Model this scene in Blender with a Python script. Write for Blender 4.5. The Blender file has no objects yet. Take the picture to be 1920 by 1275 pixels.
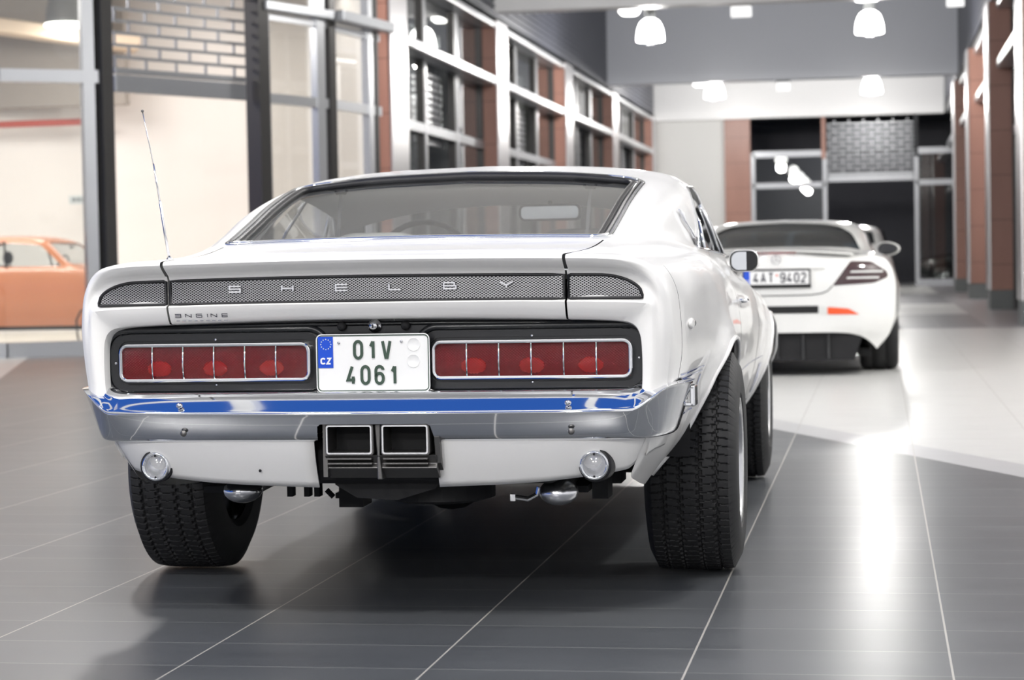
import bpy, bmesh, math, random
import numpy as np
from mathutils import Vector, Matrix
from mathutils.bvhtree import BVHTree
PI = math.pi
SC = bpy.context.scene
COL = SC.collection
random.seed(4)

# ------------------------------------------------------------------ camera
EYE = np.array([0.0, 0.0, 0.955])
FPX, CX, CY = 4000.0, 960.0, 637.5
def cam_axes(vp=(1648.0, 476.0), roll=0.0185):
    d = np.array([(vp[0]-CX)/FPX, (vp[1]-CY)/FPX, 1.0]); d /= np.linalg.norm(d)
    p = np.array([(vp[0]-CX)/FPX-10, (vp[1]-CY)/FPX+10*roll, 1.0])
    n = np.cross(p, d); n /= np.linalg.norm(n)
    if n[1] > 0: n = -n
    return np.stack([np.cross(d, n), d, n], 1)
AX = cam_axes()
cam_data = bpy.data.cameras.new('camera')
cam_data.sensor_width = 36.0
cam_data.lens = FPX/1920*36.0
cam_data.clip_end = 400
cam_data.dof.use_dof = True
cam_data.dof.focus_distance = 5.75
cam_data.dof.aperture_fstop = 5.0
cam = bpy.data.objects.new('camera', cam_data)
COL.objects.link(cam)
m4 = Matrix.Identity(4)
for i in range(3):
    m4[i][0] = AX[0, i]; m4[i][1] = -AX[1, i]; m4[i][2] = -AX[2, i]; m4[i][3] = EYE[i]
cam.matrix_world = m4
SC.camera = cam

# ------------------------------------------------------------------ world: blue dusk sky through the skylights
w = bpy.data.worlds.new('dusk'); SC.world = w; w.use_nodes = True
w.node_tree.nodes['Background'].inputs[0].default_value = (0.035, 0.13, 0.52, 1)
w.node_tree.nodes['Background'].inputs[1].default_value = 0.9
SC.view_settings.view_transform = 'Standard'
SC.view_settings.look = 'None'
SC.view_settings.gamma = 1.0
SC.view_settings.use_curve_mapping = False
SC.view_settings.exposure = 0.06

def area(name, loc, size, power, color=(1, .97, .93), rot=(0, 0, 0), size_y=None, parent=None, shape='RECTANGLE', spread=None):
    l = bpy.data.lights.new(name, 'AREA'); l.shape = shape if size_y is None or shape != 'RECTANGLE' else 'RECTANGLE'
    l.size = size; l.energy = power; l.color = color
    if shape == 'RECTANGLE': l.size_y = size_y or size
    if spread: l.spread = spread
    o = bpy.data.objects.new(name, l); o.location = loc; o.rotation_euler = rot
    COL.objects.link(o)
    if parent: o.parent = parent
    return o
# area lights of the bright left shop; the tilted one is an added fill
SHOP_W = 118.0
area('shop_area_light', (-11.6, 22.4, 4.8), 2.0, 150.0, (1, .95, .90), rot=(math.radians(35), 0, 0), size_y=1.0)  # added fill that brightens the orange coupe, no fixture there
area('shop_area_light', (-11.5, 26.0, 4.4), 3.0, SHOP_W, (1, .95, .90), size_y=2.4)
area('shop_area_light', (-8.6, 28.6, 4.8), 2.4, SHOP_W*.55, (1, .95, .90), size_y=2.4)
area('shop_area_light', (-15.5, 25.0, 4.4), 3.0, SHOP_W, (1, .95, .90), size_y=2.4)
HALL_W = 560.0          # each pendant lamp

# ------------------------------------------------------------------ materials
def mat(name, base=(.8, .8, .8), rough=.5, metal=0., coat=0., spec=.5, trans=0., emit=None, estr=0., ior=1.45, coat_rough=.03):
    m = bpy.data.materials.new(name); m.use_nodes = True
    b = m.node_tree.nodes['Principled BSDF']
    b.inputs['Base Color'].default_value = (*base, 1)
    b.inputs['Roughness'].default_value = rough
    b.inputs['Metallic'].default_value = metal
    b.inputs['Specular IOR Level'].default_value = spec
    b.inputs['Coat Weight'].default_value = coat
    b.inputs['Coat Roughness'].default_value = coat_rough
    b.inputs['Transmission Weight'].default_value = trans
    b.inputs['IOR'].default_value = ior
    if emit:
        b.inputs['Emission Color'].default_value = (*emit, 1); b.inputs['Emission Strength'].default_value = estr
    return m
class NT:
    """small helper for node graphs"""
    def __init__(s, m): s.t = m.node_tree; s.b = s.t.nodes.get('Principled BSDF')
    def n(s, typ, **k):
        x = s.t.nodes.new(typ)
        for a, v in k.items(): setattr(x, a, v)
        return x
    def l(s, a, b): s.t.links.new(a, b)
    def math(s, op, a, b=None, clamp=False):
        x = s.n('ShaderNodeMath', operation=op); x.use_clamp = clamp
        for i, v in enumerate((a, b)):
            if v is None: continue
            if isinstance(v, (int, float)): x.inputs[i].default_value = v
            else: s.l(v, x.inputs[i])
        return x.outputs[0]
    def mix(s, f, a, b):
        x = s.n('ShaderNodeMix', data_type='RGBA')
        for i, v in ((0, f), (6, a), (7, b)):
            if isinstance(v, tuple): x.inputs[i].default_value = (*v, 1)
            elif isinstance(v, (int, float)): x.inputs[i].default_value = v
            else: s.l(v, x.inputs[i])
        return x.outputs[2]
    def xyz(s, kind='Object'):
        tc = s.n('ShaderNodeTexCoord'); sp = s.n('ShaderNodeSeparateXYZ'); s.l(tc.outputs[kind], sp.inputs[0])
        return tc.outputs[kind], sp.outputs
    def noise(s, vec, scale, detail=3, stretch=None):
        if stretch:
            mp = s.n('ShaderNodeMapping'); mp.inputs['Scale'].default_value = stretch; s.l(vec, mp.inputs[0]); vec = mp.outputs[0]
        x = s.n('ShaderNodeTexNoise'); x.inputs['Scale'].default_value = scale; x.inputs['Detail'].default_value = detail
        s.l(vec, x.inputs['Vector']); return x.outputs['Fac']
    def ramp(s, fac, a, b, ca, cb):
        x = s.n('ShaderNodeMapRange'); s.l(fac, x.inputs[0]); x.inputs[1].default_value = a; x.inputs[2].default_value = b
        return s.mix(x.outputs[0], ca, cb)
    def bump(s, h, strength=.3, dist=.01):
        x = s.n('ShaderNodeBump'); x.inputs['Strength'].default_value = strength; x.inputs['Distance'].default_value = dist
        s.l(h, x.inputs['Height']); s.l(x.outputs[0], s.b.inputs['Normal'])
def glass(name, tint=(.92, .95, .95), refl=1.0, rough=0.0, f0=.04):
    """thin pane: lets light straight through, mirrors a little"""
    m = bpy.data.materials.new(name); m.use_nodes = True; t = m.node_tree
    for n_ in list(t.nodes):
        if n_.type == 'BSDF_PRINCIPLED': t.nodes.remove(n_)
    out = [n_ for n_ in t.nodes if n_.type == 'OUTPUT_MATERIAL'][0]
    tr = t.nodes.new('ShaderNodeBsdfTransparent'); tr.inputs[0].default_value = (*tint, 1)
    gl = t.nodes.new('ShaderNodeBsdfGlossy'); gl.inputs['Roughness'].default_value = rough
    fr = t.nodes.new('ShaderNodeLayerWeight'); fr.inputs[0].default_value = .5
    pw = t.nodes.new('ShaderNodeMath'); pw.operation = 'POWER'; pw.inputs[1].default_value = 4.0
    mu = t.nodes.new('ShaderNodeMath'); mu.operation = 'MULTIPLY_ADD'; mu.inputs[1].default_value = .8*refl; mu.inputs[2].default_value = f0*2*refl
    mx = t.nodes.new('ShaderNodeMixShader')
    t.links.new(fr.outputs['Facing'], pw.inputs[0]); t.links.new(pw.outputs[0], mu.inputs[0]); t.links.new(mu.outputs[0], mx.inputs[0])
    t.links.new(tr.outputs[0], mx.inputs[1]); t.links.new(gl.outputs[0], mx.inputs[2]); t.links.new(mx.outputs[0], out.inputs[0])
    return m

M = {}
M['paint'] = mat('white_paint', (.88, .87, .845), .42, coat=.6, spec=.35)
M['paint_silver'] = mat('pearl_paint', (.74, .74, .72), .28, metal=.15, coat=1.0)
M['paint_orange'] = mat('orange_paint', (.93, .34, .15), .35, coat=.8)
M['paint_black'] = mat('black_paint', (.012, .013, .016), .25, coat=1.0)
M['satin_black'] = mat('satin_black', (.010, .011, .013), .33, coat=.35, coat_rough=.12)
M['matt_black'] = mat('matt_black', (.006, .006, .007), .7)
M['chrome'] = mat('chrome', (.80, .81, .83), .045, metal=1.0)
M['chrome_soft'] = mat('polished_metal', (.72, .72, .73), .16, metal=1.0)
M['cast'] = mat('cast_metal', (.17, .165, .16), .38, metal=.9)
M['badge'] = mat('badge_metal', (.86, .86, .87), .28, metal=.45)
M['rubber'] = mat('rubber', (.020, .020, .021), .62, spec=.35)
M['rubber_trim'] = mat('rubber_trim', (.010, .010, .012), .45)
M['plate_white'] = mat('plate_white', (.80, .80, .79), .3)
M['plate_green'] = mat('plate_green', (.035, .065, .045), .45)
M['plate_blue'] = mat('plate_blue', (.005, .065, .52), .3)
M['ink_dark'] = mat('dark_ink', (.02, .02, .035), .4)
M['ink_grey'] = mat('grey_ink', (.10, .10, .11), .4)
M['pale_ink'] = mat('pale_ink', (.55, .56, .58), .15, metal=.6)
M['star_yellow'] = mat('pale_star', (.85, .82, .55), .4)
M['stripe_blue'] = mat('stripe_blue', (.02, .085, .42), .3, coat=1.0)
M['amber'] = mat('amber_lens', (.75, .09, .02), .2, coat=1)
M['back_wall'] = mat('grey_wall', (.22, .22, .23), .6)
M['headliner'] = mat('headliner', (.90, .90, .89), .8)
M['seat_white'] = mat('pale_upholstery', (.62, .63, .61), .5)
M['seat_dark'] = mat('dark_upholstery', (.02, .02, .022), .55)
M['frame'] = mat('grey_aluminium', (.36, .37, .39), .35, metal=.55)
M['frame_light'] = mat('light_aluminium', (.55, .56, .58), .3, metal=.6)
M['frame_dark'] = mat('dark_anodised', (.065, .063, .062), .4, metal=.4)
M['metal_face'] = mat('brushed_cladding', (.60, .585, .595), .30, metal=.85)
M['grille_bar'] = mat('galvanised', (.58, .59, .61), .32, metal=.8)
M['beam'] = mat('beam_plaster', (.84, .84, .85), .35)
M['beam_grey'] = mat('grey_beam', (.60, .625, .69), .30)
M['plaster'] = mat('white_plaster', (.72, .72, .71), .7)
M['cream'] = mat('cream_wall', (.85, .82, .785), .6)
M['concrete'] = mat('concrete', (.30, .27, .24), .7)
M['wood_beam'] = mat('beige_duct', (.62, .50, .38), .6)
M['red_pipe'] = mat('red_pipe', (.42, .06, .04), .4)
M['grey_party'] = mat('grey_party_wall', (.30, .30, .29), .7)
M['dark_room'] = mat('dark_interior', (.10, .10, .115), .7)
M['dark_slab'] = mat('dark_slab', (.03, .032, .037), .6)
M['plinth'] = mat('grey_plinth', (.16, .17, .17), .5)
M['fire_red'] = mat('extinguisher_red', (.22, .035, .04), .35, coat=.5)
M['lamp_grey'] = mat('lamp_shade_grey', (.16, .165, .165), .4)
M['lamp_glow'] = mat('lamp_glow', (1, 1, 1), .3, emit=(1, .985, .96), estr=14.0)
M['lamp_lens'] = mat('lamp_lens', (1, 1, 1), .3, emit=(1, .985, .95), estr=7.0)
M['sign_lit'] = mat('lit_box', (.9, .9, .9), .4, emit=(1, 1, 1), estr=.9)
M['shop_glow'] = mat('shop_lamp_glow', (1, 1, .95), .3, emit=(1, 1, .92), estr=4.0)
M['sign_pale'] = mat('pale_sign', (.62, .68, .68), .4)
M['mirror'] = mat('mirror_glass', (.85, .87, .88), .01, metal=1.0)
M['pane'] = glass('shop_glass', (.90, .92, .91))
M['pane_clear'] = glass('clear_glass', (.93, .94, .93), refl=.8)
M['car_glass'] = glass('car_glass', (.95, .97, .97), refl=1.3)
M['dark_glass'] = glass('dark_car_glass', (.22, .28, .33), refl=1.0)
M['lens_clear'] = mat('clear_lens', (.92, .93, .95), .12, trans=.75, coat=1)
M['lens_red'] = mat('red_lens', (.40, .003, .010), .09, trans=.88, spec=.4, ior=1.45)
M['lens_dark_red'] = mat('dark_red_lens', (.30, .03, .03), .5)
def lens_pattern(m):
    g = NT(m); v, o = g.xyz()
    a = g.math('SINE', g.math('MULTIPLY', o[0], 2*PI/.0085)); b = g.math('SINE', g.math('MULTIPLY', o[2], 2*PI/.0070))
    g.bump(g.math('MULTIPLY', a, b), .45, .0012)
lens_pattern(M['lens_red'])
M['smoked'] = mat('smoked_lens', (.035, .010, .012), .08, coat=1)
M['reflector'] = mat('glow_orange', (1.0, .42, .16), .35)  # orange colour stands in for light glowing through the red lens
M['silver_bowl'] = mat('silver_reflector', (.9, .9, .92), .25, metal=1)

def add_red_tile(name='red_tile_panel'):
    m = mat(name, (.34, .135, .095), .38); g = NT(m); v, o = g.xyz()
    f = g.noise(v, 1.5, 4, (1, 1, .25))
    c = g.ramp(f, .3, .7, (.30, .15, .115), (.38, .20, .155))
    fr = g.math('FRACT', g.math('DIVIDE', o[2], .74))
    line = g.math('LESS_THAN', fr, .016)
    g.l(g.mix(line, c, (.12, .06, .05)), g.b.inputs['Base Color'])
    return m
M['red_tile'] = add_red_tile()
def add_fascia():
    m = mat('corrugated_fascia', (.095, .10, .125), .38, metal=.4); return m
M['fascia'] = add_fascia()

def floor_material():
    m = mat('floor_tiles', (.1, .1, .1), .3, spec=.65); g = NT(m); v, o = g.xyz()
    X, Y = o[0], o[1]
    d = g.math('ADD', g.math('MULTIPLY', X, .9113), g.math('MULTIPLY', Y, .4117))
    def step(a, t): return g.math('GREATER_THAN', a, t)
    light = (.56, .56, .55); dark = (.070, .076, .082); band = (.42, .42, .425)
    n1 = g.noise(v, 1.0, 4, (.9, 7, 1)); n2 = g.noise(v, 3.0, 5, (1, 5, 1))
    tx = g.math('FLOOR', g.math('DIVIDE', g.math('ADD', X, .451), .605))
    ty = g.math('FLOOR', g.math('DIVIDE', g.math('SUBTRACT', Y, 4.872), .2988))
    wn = g.n('ShaderNodeTexWhiteNoise', noise_dimensions='2D'); cb = g.n('ShaderNodeCombineXYZ'); g.l(tx, cb.inputs[0]); g.l(ty, cb.inputs[1]); g.l(cb.outputs[0], wn.inputs['Vector'])
    var = g.math('ADD', g.math('MULTIPLY', wn.outputs['Value'], .22), g.math('MULTIPLY', n1, .5))
    darkc = g.ramp(var, .1, .65, (.072, .077, .083), (.112, .118, .124))
    lightc = g.ramp(n2, .3, .7, (.53, .53, .515), (.59, .59, .575))
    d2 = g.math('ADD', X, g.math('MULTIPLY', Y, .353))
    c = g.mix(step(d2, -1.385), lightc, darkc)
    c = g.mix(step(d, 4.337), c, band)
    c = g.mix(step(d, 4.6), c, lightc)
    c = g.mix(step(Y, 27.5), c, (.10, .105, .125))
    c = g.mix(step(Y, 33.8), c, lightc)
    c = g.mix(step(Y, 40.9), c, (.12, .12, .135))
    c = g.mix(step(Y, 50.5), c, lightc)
    edge = g.math('MULTIPLY', step(X, 1.37), step(Y, 27.5))
    c = g.mix(edge, c, (.24, .235, .25))
    def line(a, off, per, wd):
        f = g.math('FRACT', g.math('DIVIDE', g.math('ADD', a, off+wd/2+per*200), per))
        return g.math('LESS_THAN', f, wd/per)
    lx = line(X, .451, .605, .0052); ly = line(Y, -4.872, .2988, .0042)
    isd = g.math('MULTIPLY', step(d2, -1.385), g.math('SUBTRACT', 1.0, step(d, 4.337)))
    groutx = g.mix(isd, (.36, .35, .33), (.46, .44, .40)); grouty = g.mix(isd, (.45, .45, .43), (.27, .27, .26))
    c = g.mix(ly, c, grouty); c = g.mix(lx, c, groutx)
    g.l(c, g.b.inputs['Base Color'])
    rg = g.n('ShaderNodeMapRange'); g.l(n1, rg.inputs[0]); rg.inputs[3].default_value = .27; rg.inputs[4].default_value = .34
    g.l(rg.outputs[0], g.b.inputs['Roughness'])
    h = g.math('SUBTRACT', g.math('MULTIPLY', n1, .02), g.math('MAXIMUM', lx, ly))
    g.bump(h, .28, .004)
    return m
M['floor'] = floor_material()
M['shop_floor'] = mat('shop_floor_cream', (.80, .75, .66), .35)

# ------------------------------------------------------------------ mesh helpers
def link(name, me, m=None, parent=None, smooth=False):
    o = bpy.data.objects.new(name, me); COL.objects.link(o)
    if m is not None: me.materials.append(M[m] if isinstance(m, str) else m)
    if parent is not None: o.parent = parent
    if smooth:
        for p in me.polygons: p.use_smooth = True
    return o
def mesh(name, V, F, m=None, parent=None, smooth=False):
    me = bpy.data.meshes.new(name); me.from_pydata([tuple(map(float, v)) for v in V], [], F); me.update()
    return link(name, me, m, parent, smooth)
def from_bm(name, bm, m=None, parent=None, smooth=True, angle=None):
    me = bpy.data.meshes.new(name); bm.to_mesh(me); bm.free()
    o = link(name, me, m, parent, smooth)
    if angle is not None: me.set_sharp_from_angle(angle=math.radians(angle))
    return o
def auto(o, deg=35):
    for p in o.data.polygons: p.use_smooth = True
    o.data.set_sharp_from_angle(angle=math.radians(deg)); return o
def tag(o, label=None, cat=None, group=None, kind=None):
    if label: o['label'] = label
    if cat: o['category'] = cat
    if group: o['group'] = group
    if kind: o['kind'] = kind
    return o
def empty(name, loc=(0, 0, 0), rz=0., parent=None):
    o = bpy.data.objects.new(name, None); COL.objects.link(o); o.location = loc; o.rotation_euler = (0, 0, rz); o.empty_display_size = .2
    if parent is not None: o.parent = parent
    return o
def thing(name, label, cat, loc=(0, 0, 0), rz=0., group=None):
    return tag(empty(name, loc, rz), label, cat, group)
class MB:
    """collects boxes, tubes, prisms into ONE mesh"""
    def __init__(s): s.V = []; s.F = []
    def add(s, V, F):
        k = len(s.V); s.V += [tuple(map(float, v)) for v in V]; s.F += [tuple(k+i for i in f) for f in F]; return s
    def box(s, x0, x1, y0, y1, z0, z1):
        V = [(x, y, z) for z in (z0, z1) for y in (y0, y1) for x in (x0, x1)]
        return s.add(V, [(0, 2, 3, 1), (4, 5, 7, 6), (0, 1, 5, 4), (2, 6, 7, 3), (0, 4, 6, 2), (1, 3, 7, 5)])
    def bar(s, a, b, w, h, up=(0, 0, 1)):
        """box beam from a to b, w wide (sideways) and h high"""
        a = np.array(a, float); b = np.array(b, float); d = b-a; d /= np.linalg.norm(d)
        u = np.array(up, float); sd = np.cross(d, u); sd /= np.linalg.norm(sd); u = np.cross(sd, d)
        V = [p+sd*i*w/2+u*j*h/2 for p in (a, b) for (i, j) in ((-1, -1), (1, -1), (1, 1), (-1, 1))]
        return s.add(V, [(0, 1, 2, 3), (7, 6, 5, 4), (0, 4, 5, 1), (1, 5, 6, 2), (2, 6, 7, 3), (3, 7, 4, 0)])
    def tube(s, pts, r, n=8, closed=False, caps=True):
        P = [np.array(p, float) for p in pts]; k = len(P)
        if k < 2: return s
        rs = r if isinstance(r, (list, tuple, np.ndarray)) else [r]*k
        V = []; up = None
        for i in range(k):
            if closed: t = P[(i+1) % k]-P[i-1]
            else: t = P[min(i+1, k-1)]-P[max(i-1, 0)]
            t = t/(np.linalg.norm(t)+1e-12)
            if up is None:
                a = np.array([0, 0, 1.]) if abs(t[2]) < .9 else np.array([1., 0, 0]); up = a-t*a.dot(t)
            else: up = up-t*up.dot(t)
            up = up/(np.linalg.norm(up)+1e-12); sd = np.cross(t, up)
            for j in range(n):
                q = 2*PI*j/n; V.append(P[i]+rs[i]*(math.cos(q)*up+math.sin(q)*sd))
        F = []
        for i in range(k if closed else k-1):
            a0 = i*n; b0 = ((i+1) % k)*n
            for j in range(n): F.append((a0+j, a0+(j+1) % n, b0+(j+1) % n, b0+j))
        if not closed and caps: F += [tuple(range(n-1, -1, -1)), tuple(range((k-1)*n, k*n))]
        return s.add(V, F)
    def prism(s, poly, o, u, v, w):
        """extrude 2-D polygon poly along w; origin o, axes u, v"""
        o, u, v, w = (np.array(q, float) for q in (o, u, v, w)); n = len(poly)
        V = [o+u*a+v*b for a, b in poly]+[o+u*a+v*b+w for a, b in poly]
        F = [tuple(range(n-1, -1, -1)), tuple(range(n, 2*n))]+[(i, (i+1) % n, n+(i+1) % n, n+i) for i in range(n)]
        return s.add(V, F)
    def ring(s, outer, inner, o, u, v, w):
        """extruded frame between two polygons with equal point counts"""
        o, u, v, w = (np.array(q, float) for q in (o, u, v, w)); n = len(outer)
        pt = lambda P, k: [o+u*a+v*b+w*k for a, b in P]
        V = pt(outer, 0)+pt(inner, 0)+pt(outer, 1)+pt(inner, 1); F = []
        for i in range(n):
            j = (i+1) % n
            F += [(i, j, 2*n+j, 2*n+i), (n+j, n+i, 3*n+i, 3*n+j), (2*n+i, 2*n+j, 3*n+j, 3*n+i), (j, i, n+i, n+j)]
        return s.add(V, F)
    def lathe(s, prof, o=(0, 0, 0), axis=(0, 0, 1), n=32, ref=None):
        """prof: (radius, height along axis)"""
        o = np.array(o, float); ax = np.array(axis, float); ax /= np.linalg.norm(ax)
        a = np.array([1., 0, 0]) if abs(ax[0]) < .9 else np.array([0, 1., 0]); u = a-ax*a.dot(ax); u /= np.linalg.norm(u); v = np.cross(ax, u)
        V = []; F = []; k = len(prof)
        for r, h in prof:
            for j in range(n):
                q = 2*PI*j/n; V.append(o+ax*h+r*(math.cos(q)*u+math.sin(q)*v))
        for i in range(k-1):
            for j in range(n): F.append((i*n+j, i*n+(j+1) % n, (i+1)*n+(j+1) % n, (i+1)*n+j))
        if prof[0][0] > 1e-6 and False: pass
        return s.add(V, F)
    def sphere(s, c, r, n=12, sc=(1, 1, 1)):
        prof = [(math.sin(PI*i/n), -math.cos(PI*i/n)) for i in range(n+1)]
        V = []; F = []; k = 2*n
        for rr, h in prof:
            for j in range(k):
                q = 2*PI*j/k; V.append((c[0]+r*sc[0]*rr*math.cos(q), c[1]+r*sc[1]*rr*math.sin(q), c[2]+r*sc[2]*h))
        for i in range(n):
            for j in range(k): F.append((i*k+j, i*k+(j+1) % k, (i+1)*k+(j+1) % k, (i+1)*k+j))
        return s.add(V, F)
    def build(s, name, m=None, parent=None, smooth=False, bevel=0., angle=None):
        bm = bmesh.new(); vs = [bm.verts.new(v) for v in s.V]
        for f in s.F:
            try: bm.faces.new([vs[i] for i in f])
            except ValueError: pass
        bmesh.ops.remove_doubles(bm, verts=bm.verts, dist=1e-6)
        bmesh.ops.dissolve_degenerate(bm, dist=1e-7, edges=bm.edges)
        bmesh.ops.recalc_face_normals(bm, faces=bm.faces)
        me = bpy.data.meshes.new(name); bm.to_mesh(me); bm.free()
        o = link(name, me, m, parent, smooth)
        if bevel:
            md = o.modifiers.new('bevel', 'BEVEL'); md.width = bevel; md.segments = 2; md.limit_method = 'ANGLE'; md.angle_limit = math.radians(40)
        if angle: auto(o, angle)
        return o
def box(name, x0, x1, y0, y1, z0, z1, m, parent=None, bevel=0.): return MB().box(x0, x1, y0, y1, z0, z1).build(name, m, parent, bevel=bevel)
def rrect(w, h, r, n=6, cx=0, cy=0):
    """rounded rectangle polygon, counter-clockwise"""
    P = []
    for sx, sy, a0 in ((1, -1, -PI/2), (1, 1, 0), (-1, 1, PI/2), (-1, -1, PI)):
        for i in range(n+1):
            a = a0+PI/2*i/n; P.append((cx+sx*(w/2-r)+r*math.cos(a), cy+sy*(h/2-r)+r*math.sin(a)))
    return P
def pchip(t, Y, q):
    """shape-preserving cubic through (t, Y[k]) at q; Y may be (k, ...)"""
    t = np.asarray(t, float); Y = np.asarray(Y, float); h = np.diff(t); sh = (-1,)+(1,)*(Y.ndim-1)
    d = np.diff(Y, axis=0)/h.reshape(sh); D = np.zeros_like(Y)
    a, b = d[:-1], d[1:]; w1 = (2*h[1:]+h[:-1]).reshape(sh); w2 = (h[1:]+2*h[:-1]).reshape(sh)
    with np.errstate(divide='ignore', invalid='ignore'):
        hm = (w1+w2)/(w1/a+w2/b)
    D[1:-1] = np.where(a*b > 0, hm, 0.0); D[0] = d[0]; D[-1] = d[-1]
    D = np.nan_to_num(D)
    i = np.clip(np.searchsorted(t, q, side='right')-1, 0, len(h)-1); hh = h[i].reshape(sh); s = ((q-t[i])/h[i]).reshape(sh)
    return (2*s**3-3*s**2+1)*Y[i]+(s**3-2*s**2+s)*hh*D[i]+(-2*s**3+3*s**2)*Y[i+1]+(s**3-s**2)*hh*D[i+1]
def net(rows, nu, nv):
    """rows: list of equal-length point lists -> dense grid of points (rows*nu, cols*nv)"""
    R = np.array(rows, float); k, c, _ = R.shape
    qu = np.concatenate([np.linspace(i, i+1, (nu[i] if isinstance(nu, list) else nu)+1)[:-1] for i in range(k-1)]+[[k-1]])
    qv = np.concatenate([np.linspace(i, i+1, nv+1)[:-1] for i in range(c-1)]+[[c-1]])
    A = pchip(np.arange(k), R, qu); B = pchip(np.arange(c), A.transpose(1, 0, 2), qv).transpose(1, 0, 2)
    return B
def grid_bm(G, bm=None, flip=False):
    bm = bm or bmesh.new(); a, b, _ = G.shape
    vs = [[bm.verts.new(G[i, j]) for j in range(b)] for i in range(a)]
    for i in range(a-1):
        for j in range(b-1):
            q = (vs[i][j], vs[i+1][j], vs[i+1][j+1], vs[i][j+1])
            try: bm.faces.new(q[::-1] if flip else q)
            except ValueError: pass
    return bm
def mirror_net(G):
    """G: half surface whose last column is on x = 0 -> whole surface, left to right"""
    L = G.copy(); L[:, :, 0] *= -1
    return np.concatenate([L, G[:, ::-1][:, 1:]], axis=1)
def clip(bm, poly, ax, flt, keep_inside=False):
    """cut the convex polygon poly (2-D, ccw in axes ax) out of the faces passing flt (or keep only its inside)"""
    cx = [p[0] for p in poly]; cy = [p[1] for p in poly]; n = len(poly)
    area2 = sum(poly[i][0]*poly[(i+1) % n][1]-poly[(i+1) % n][0]*poly[i][1] for i in range(n))
    P = poly if area2 > 0 else poly[::-1]
    def near(f):
        xs = [v.co[ax[0]] for v in f.verts]; ys = [v.co[ax[1]] for v in f.verts]
        return max(xs) > min(cx) and min(xs) < max(cx) and max(ys) > min(cy) and min(ys) < max(cy) and flt(f.calc_center_median())
    cand = [f for f in bm.faces if near(f)]
    for i in range(n):
        a, b = P[i], P[(i+1) % n]; co = Vector((0, 0, 0)); no = Vector((0, 0, 0))
        if (a[0]-b[0])**2+(a[1]-b[1])**2 < 1e-12: continue
        co[ax[0]], co[ax[1]] = a; no[ax[0]], no[ax[1]] = b[1]-a[1], -(b[0]-a[0]); no.normalize()
        es = {e for f in cand for e in f.edges}; vs = {v for f in cand for v in f.verts}
        r = bmesh.ops.bisect_plane(bm, geom=list(cand)+list(es)+list(vs), dist=1e-6, plane_co=co, plane_no=no)
        cand = [f for f in r['geom'] if isinstance(f, bmesh.types.BMFace) and (f.calc_center_median()-co).dot(no) < 0]
    if keep_inside:
        s = set(cand); bmesh.ops.delete(bm, geom=[f for f in bm.faces if f not in s], context='FACES')
    else: bmesh.ops.delete(bm, geom=cand, context='FACES')
    return bm
def dup(o, name=None, parent=None):
    """a copy of a thing with copies of its parts and sub-parts"""
    c = o.copy(); COL.objects.link(c)
    if parent is not None: c.parent = parent
    for ch in list(o.children): dup(ch, parent=c)
    return c

# ------------------------------------------------------------------ stroke lettering
def arc(cx, cy, rx, ry, a0, a1, n=8): return [(cx+rx*math.cos(math.radians(a0+(a1-a0)*i/n)), cy+ry*math.sin(math.radians(a0+(a1-a0)*i/n))) for i in range(n+1)]
O_ = arc(.5, .72, .5, .28, 0, 180)+arc(.5, .28, .5, .28, 180, 360)
GL = {
 '0': [O_+[O_[0]]], '1': [[(.70, 1.0), (.70, 0)], [(.18, .70), (.64, .985)]], 'V': [[(0, 1), (.40, .03), (.60, .03), (1, 1)]],
 '4': [[(.62, 1), (0, .22), (1, .22)], [(.74, .42), (.74, 0)]],
 '6': [[(.97, .80)]+arc(.5, .76, .5, .24, 20, 180, 7)+arc(.5, .28, .5, .28, 180, 360, 10)+arc(.5, .34, .5, .26, 0, 170, 8)],
 '9': [[(.03, .20)]+arc(.5, .24, .5, .24, 200, 360, 7)+arc(.5, .72, .5, .28, 0, 180, 10)+arc(.5, .66, .5, .26, 180, 350, 8)],
 '2': [arc(.5, .72, .48, .28, 170, -20, 9)+[(0, 0), (1, 0)]],
 'A': [[(0, 0), (.5, 1), (1, 0)], [(.18, .3), (.82, .3)]], 'T': [[(0, 1), (1, 1)], [(.5, 1), (.5, 0)]],
 'C': [arc(.5, .70, .5, .30, 25, 180, 7)+arc(.5, .30, .5, .30, 180, 335, 7)], 'Z': [[(0, 1), (1, 1), (0, 0), (1, 0)]],
 'S': [[(1, .98), (.06, .98), (.06, .52), (.94, .52), (.94, .02), (0, .02)]], 'H': [[(.05, 0), (.05, 1)], [(.95, 0), (.95, 1)], [(.05, .5), (.95, .5)]],
 'E': [[(1, 1), (.05, 1), (.05, 0), (1, 0)], [(.05, .5), (1, .5)]], 'L': [[(.05, 1), (.05, 0), (1, 0)]],
 'B': [[(.05, 1), (.88, 1), (.88, .5), (.05, .5)], [(.88, .5), (1, .5), (1, 0), (.05, 0), (.05, 1)]], 'Y': [[(0, 1), (.5, .45), (1, 1)], [(.5, .45), (.5, 0)]],
 '3': [[(0, 1), (.95, 1), (.95, 0), (0, 0)], [(0, .5), (.95, .5)]], 'N': [[(.04, 0), (.04, 1), (.96, 0), (.96, 1)]],
 'G': [[(1, 1), (.04, 1), (.04, 0), (.96, 0), (.96, .5), (.35, .5)]], 'I': [[(.5, 0), (.5, 1)]],
 'g': [[(1, 1), (.04, 1), (.04, 0), (.96, 0), (.96, .55), (.2, .55)]],
}
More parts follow.
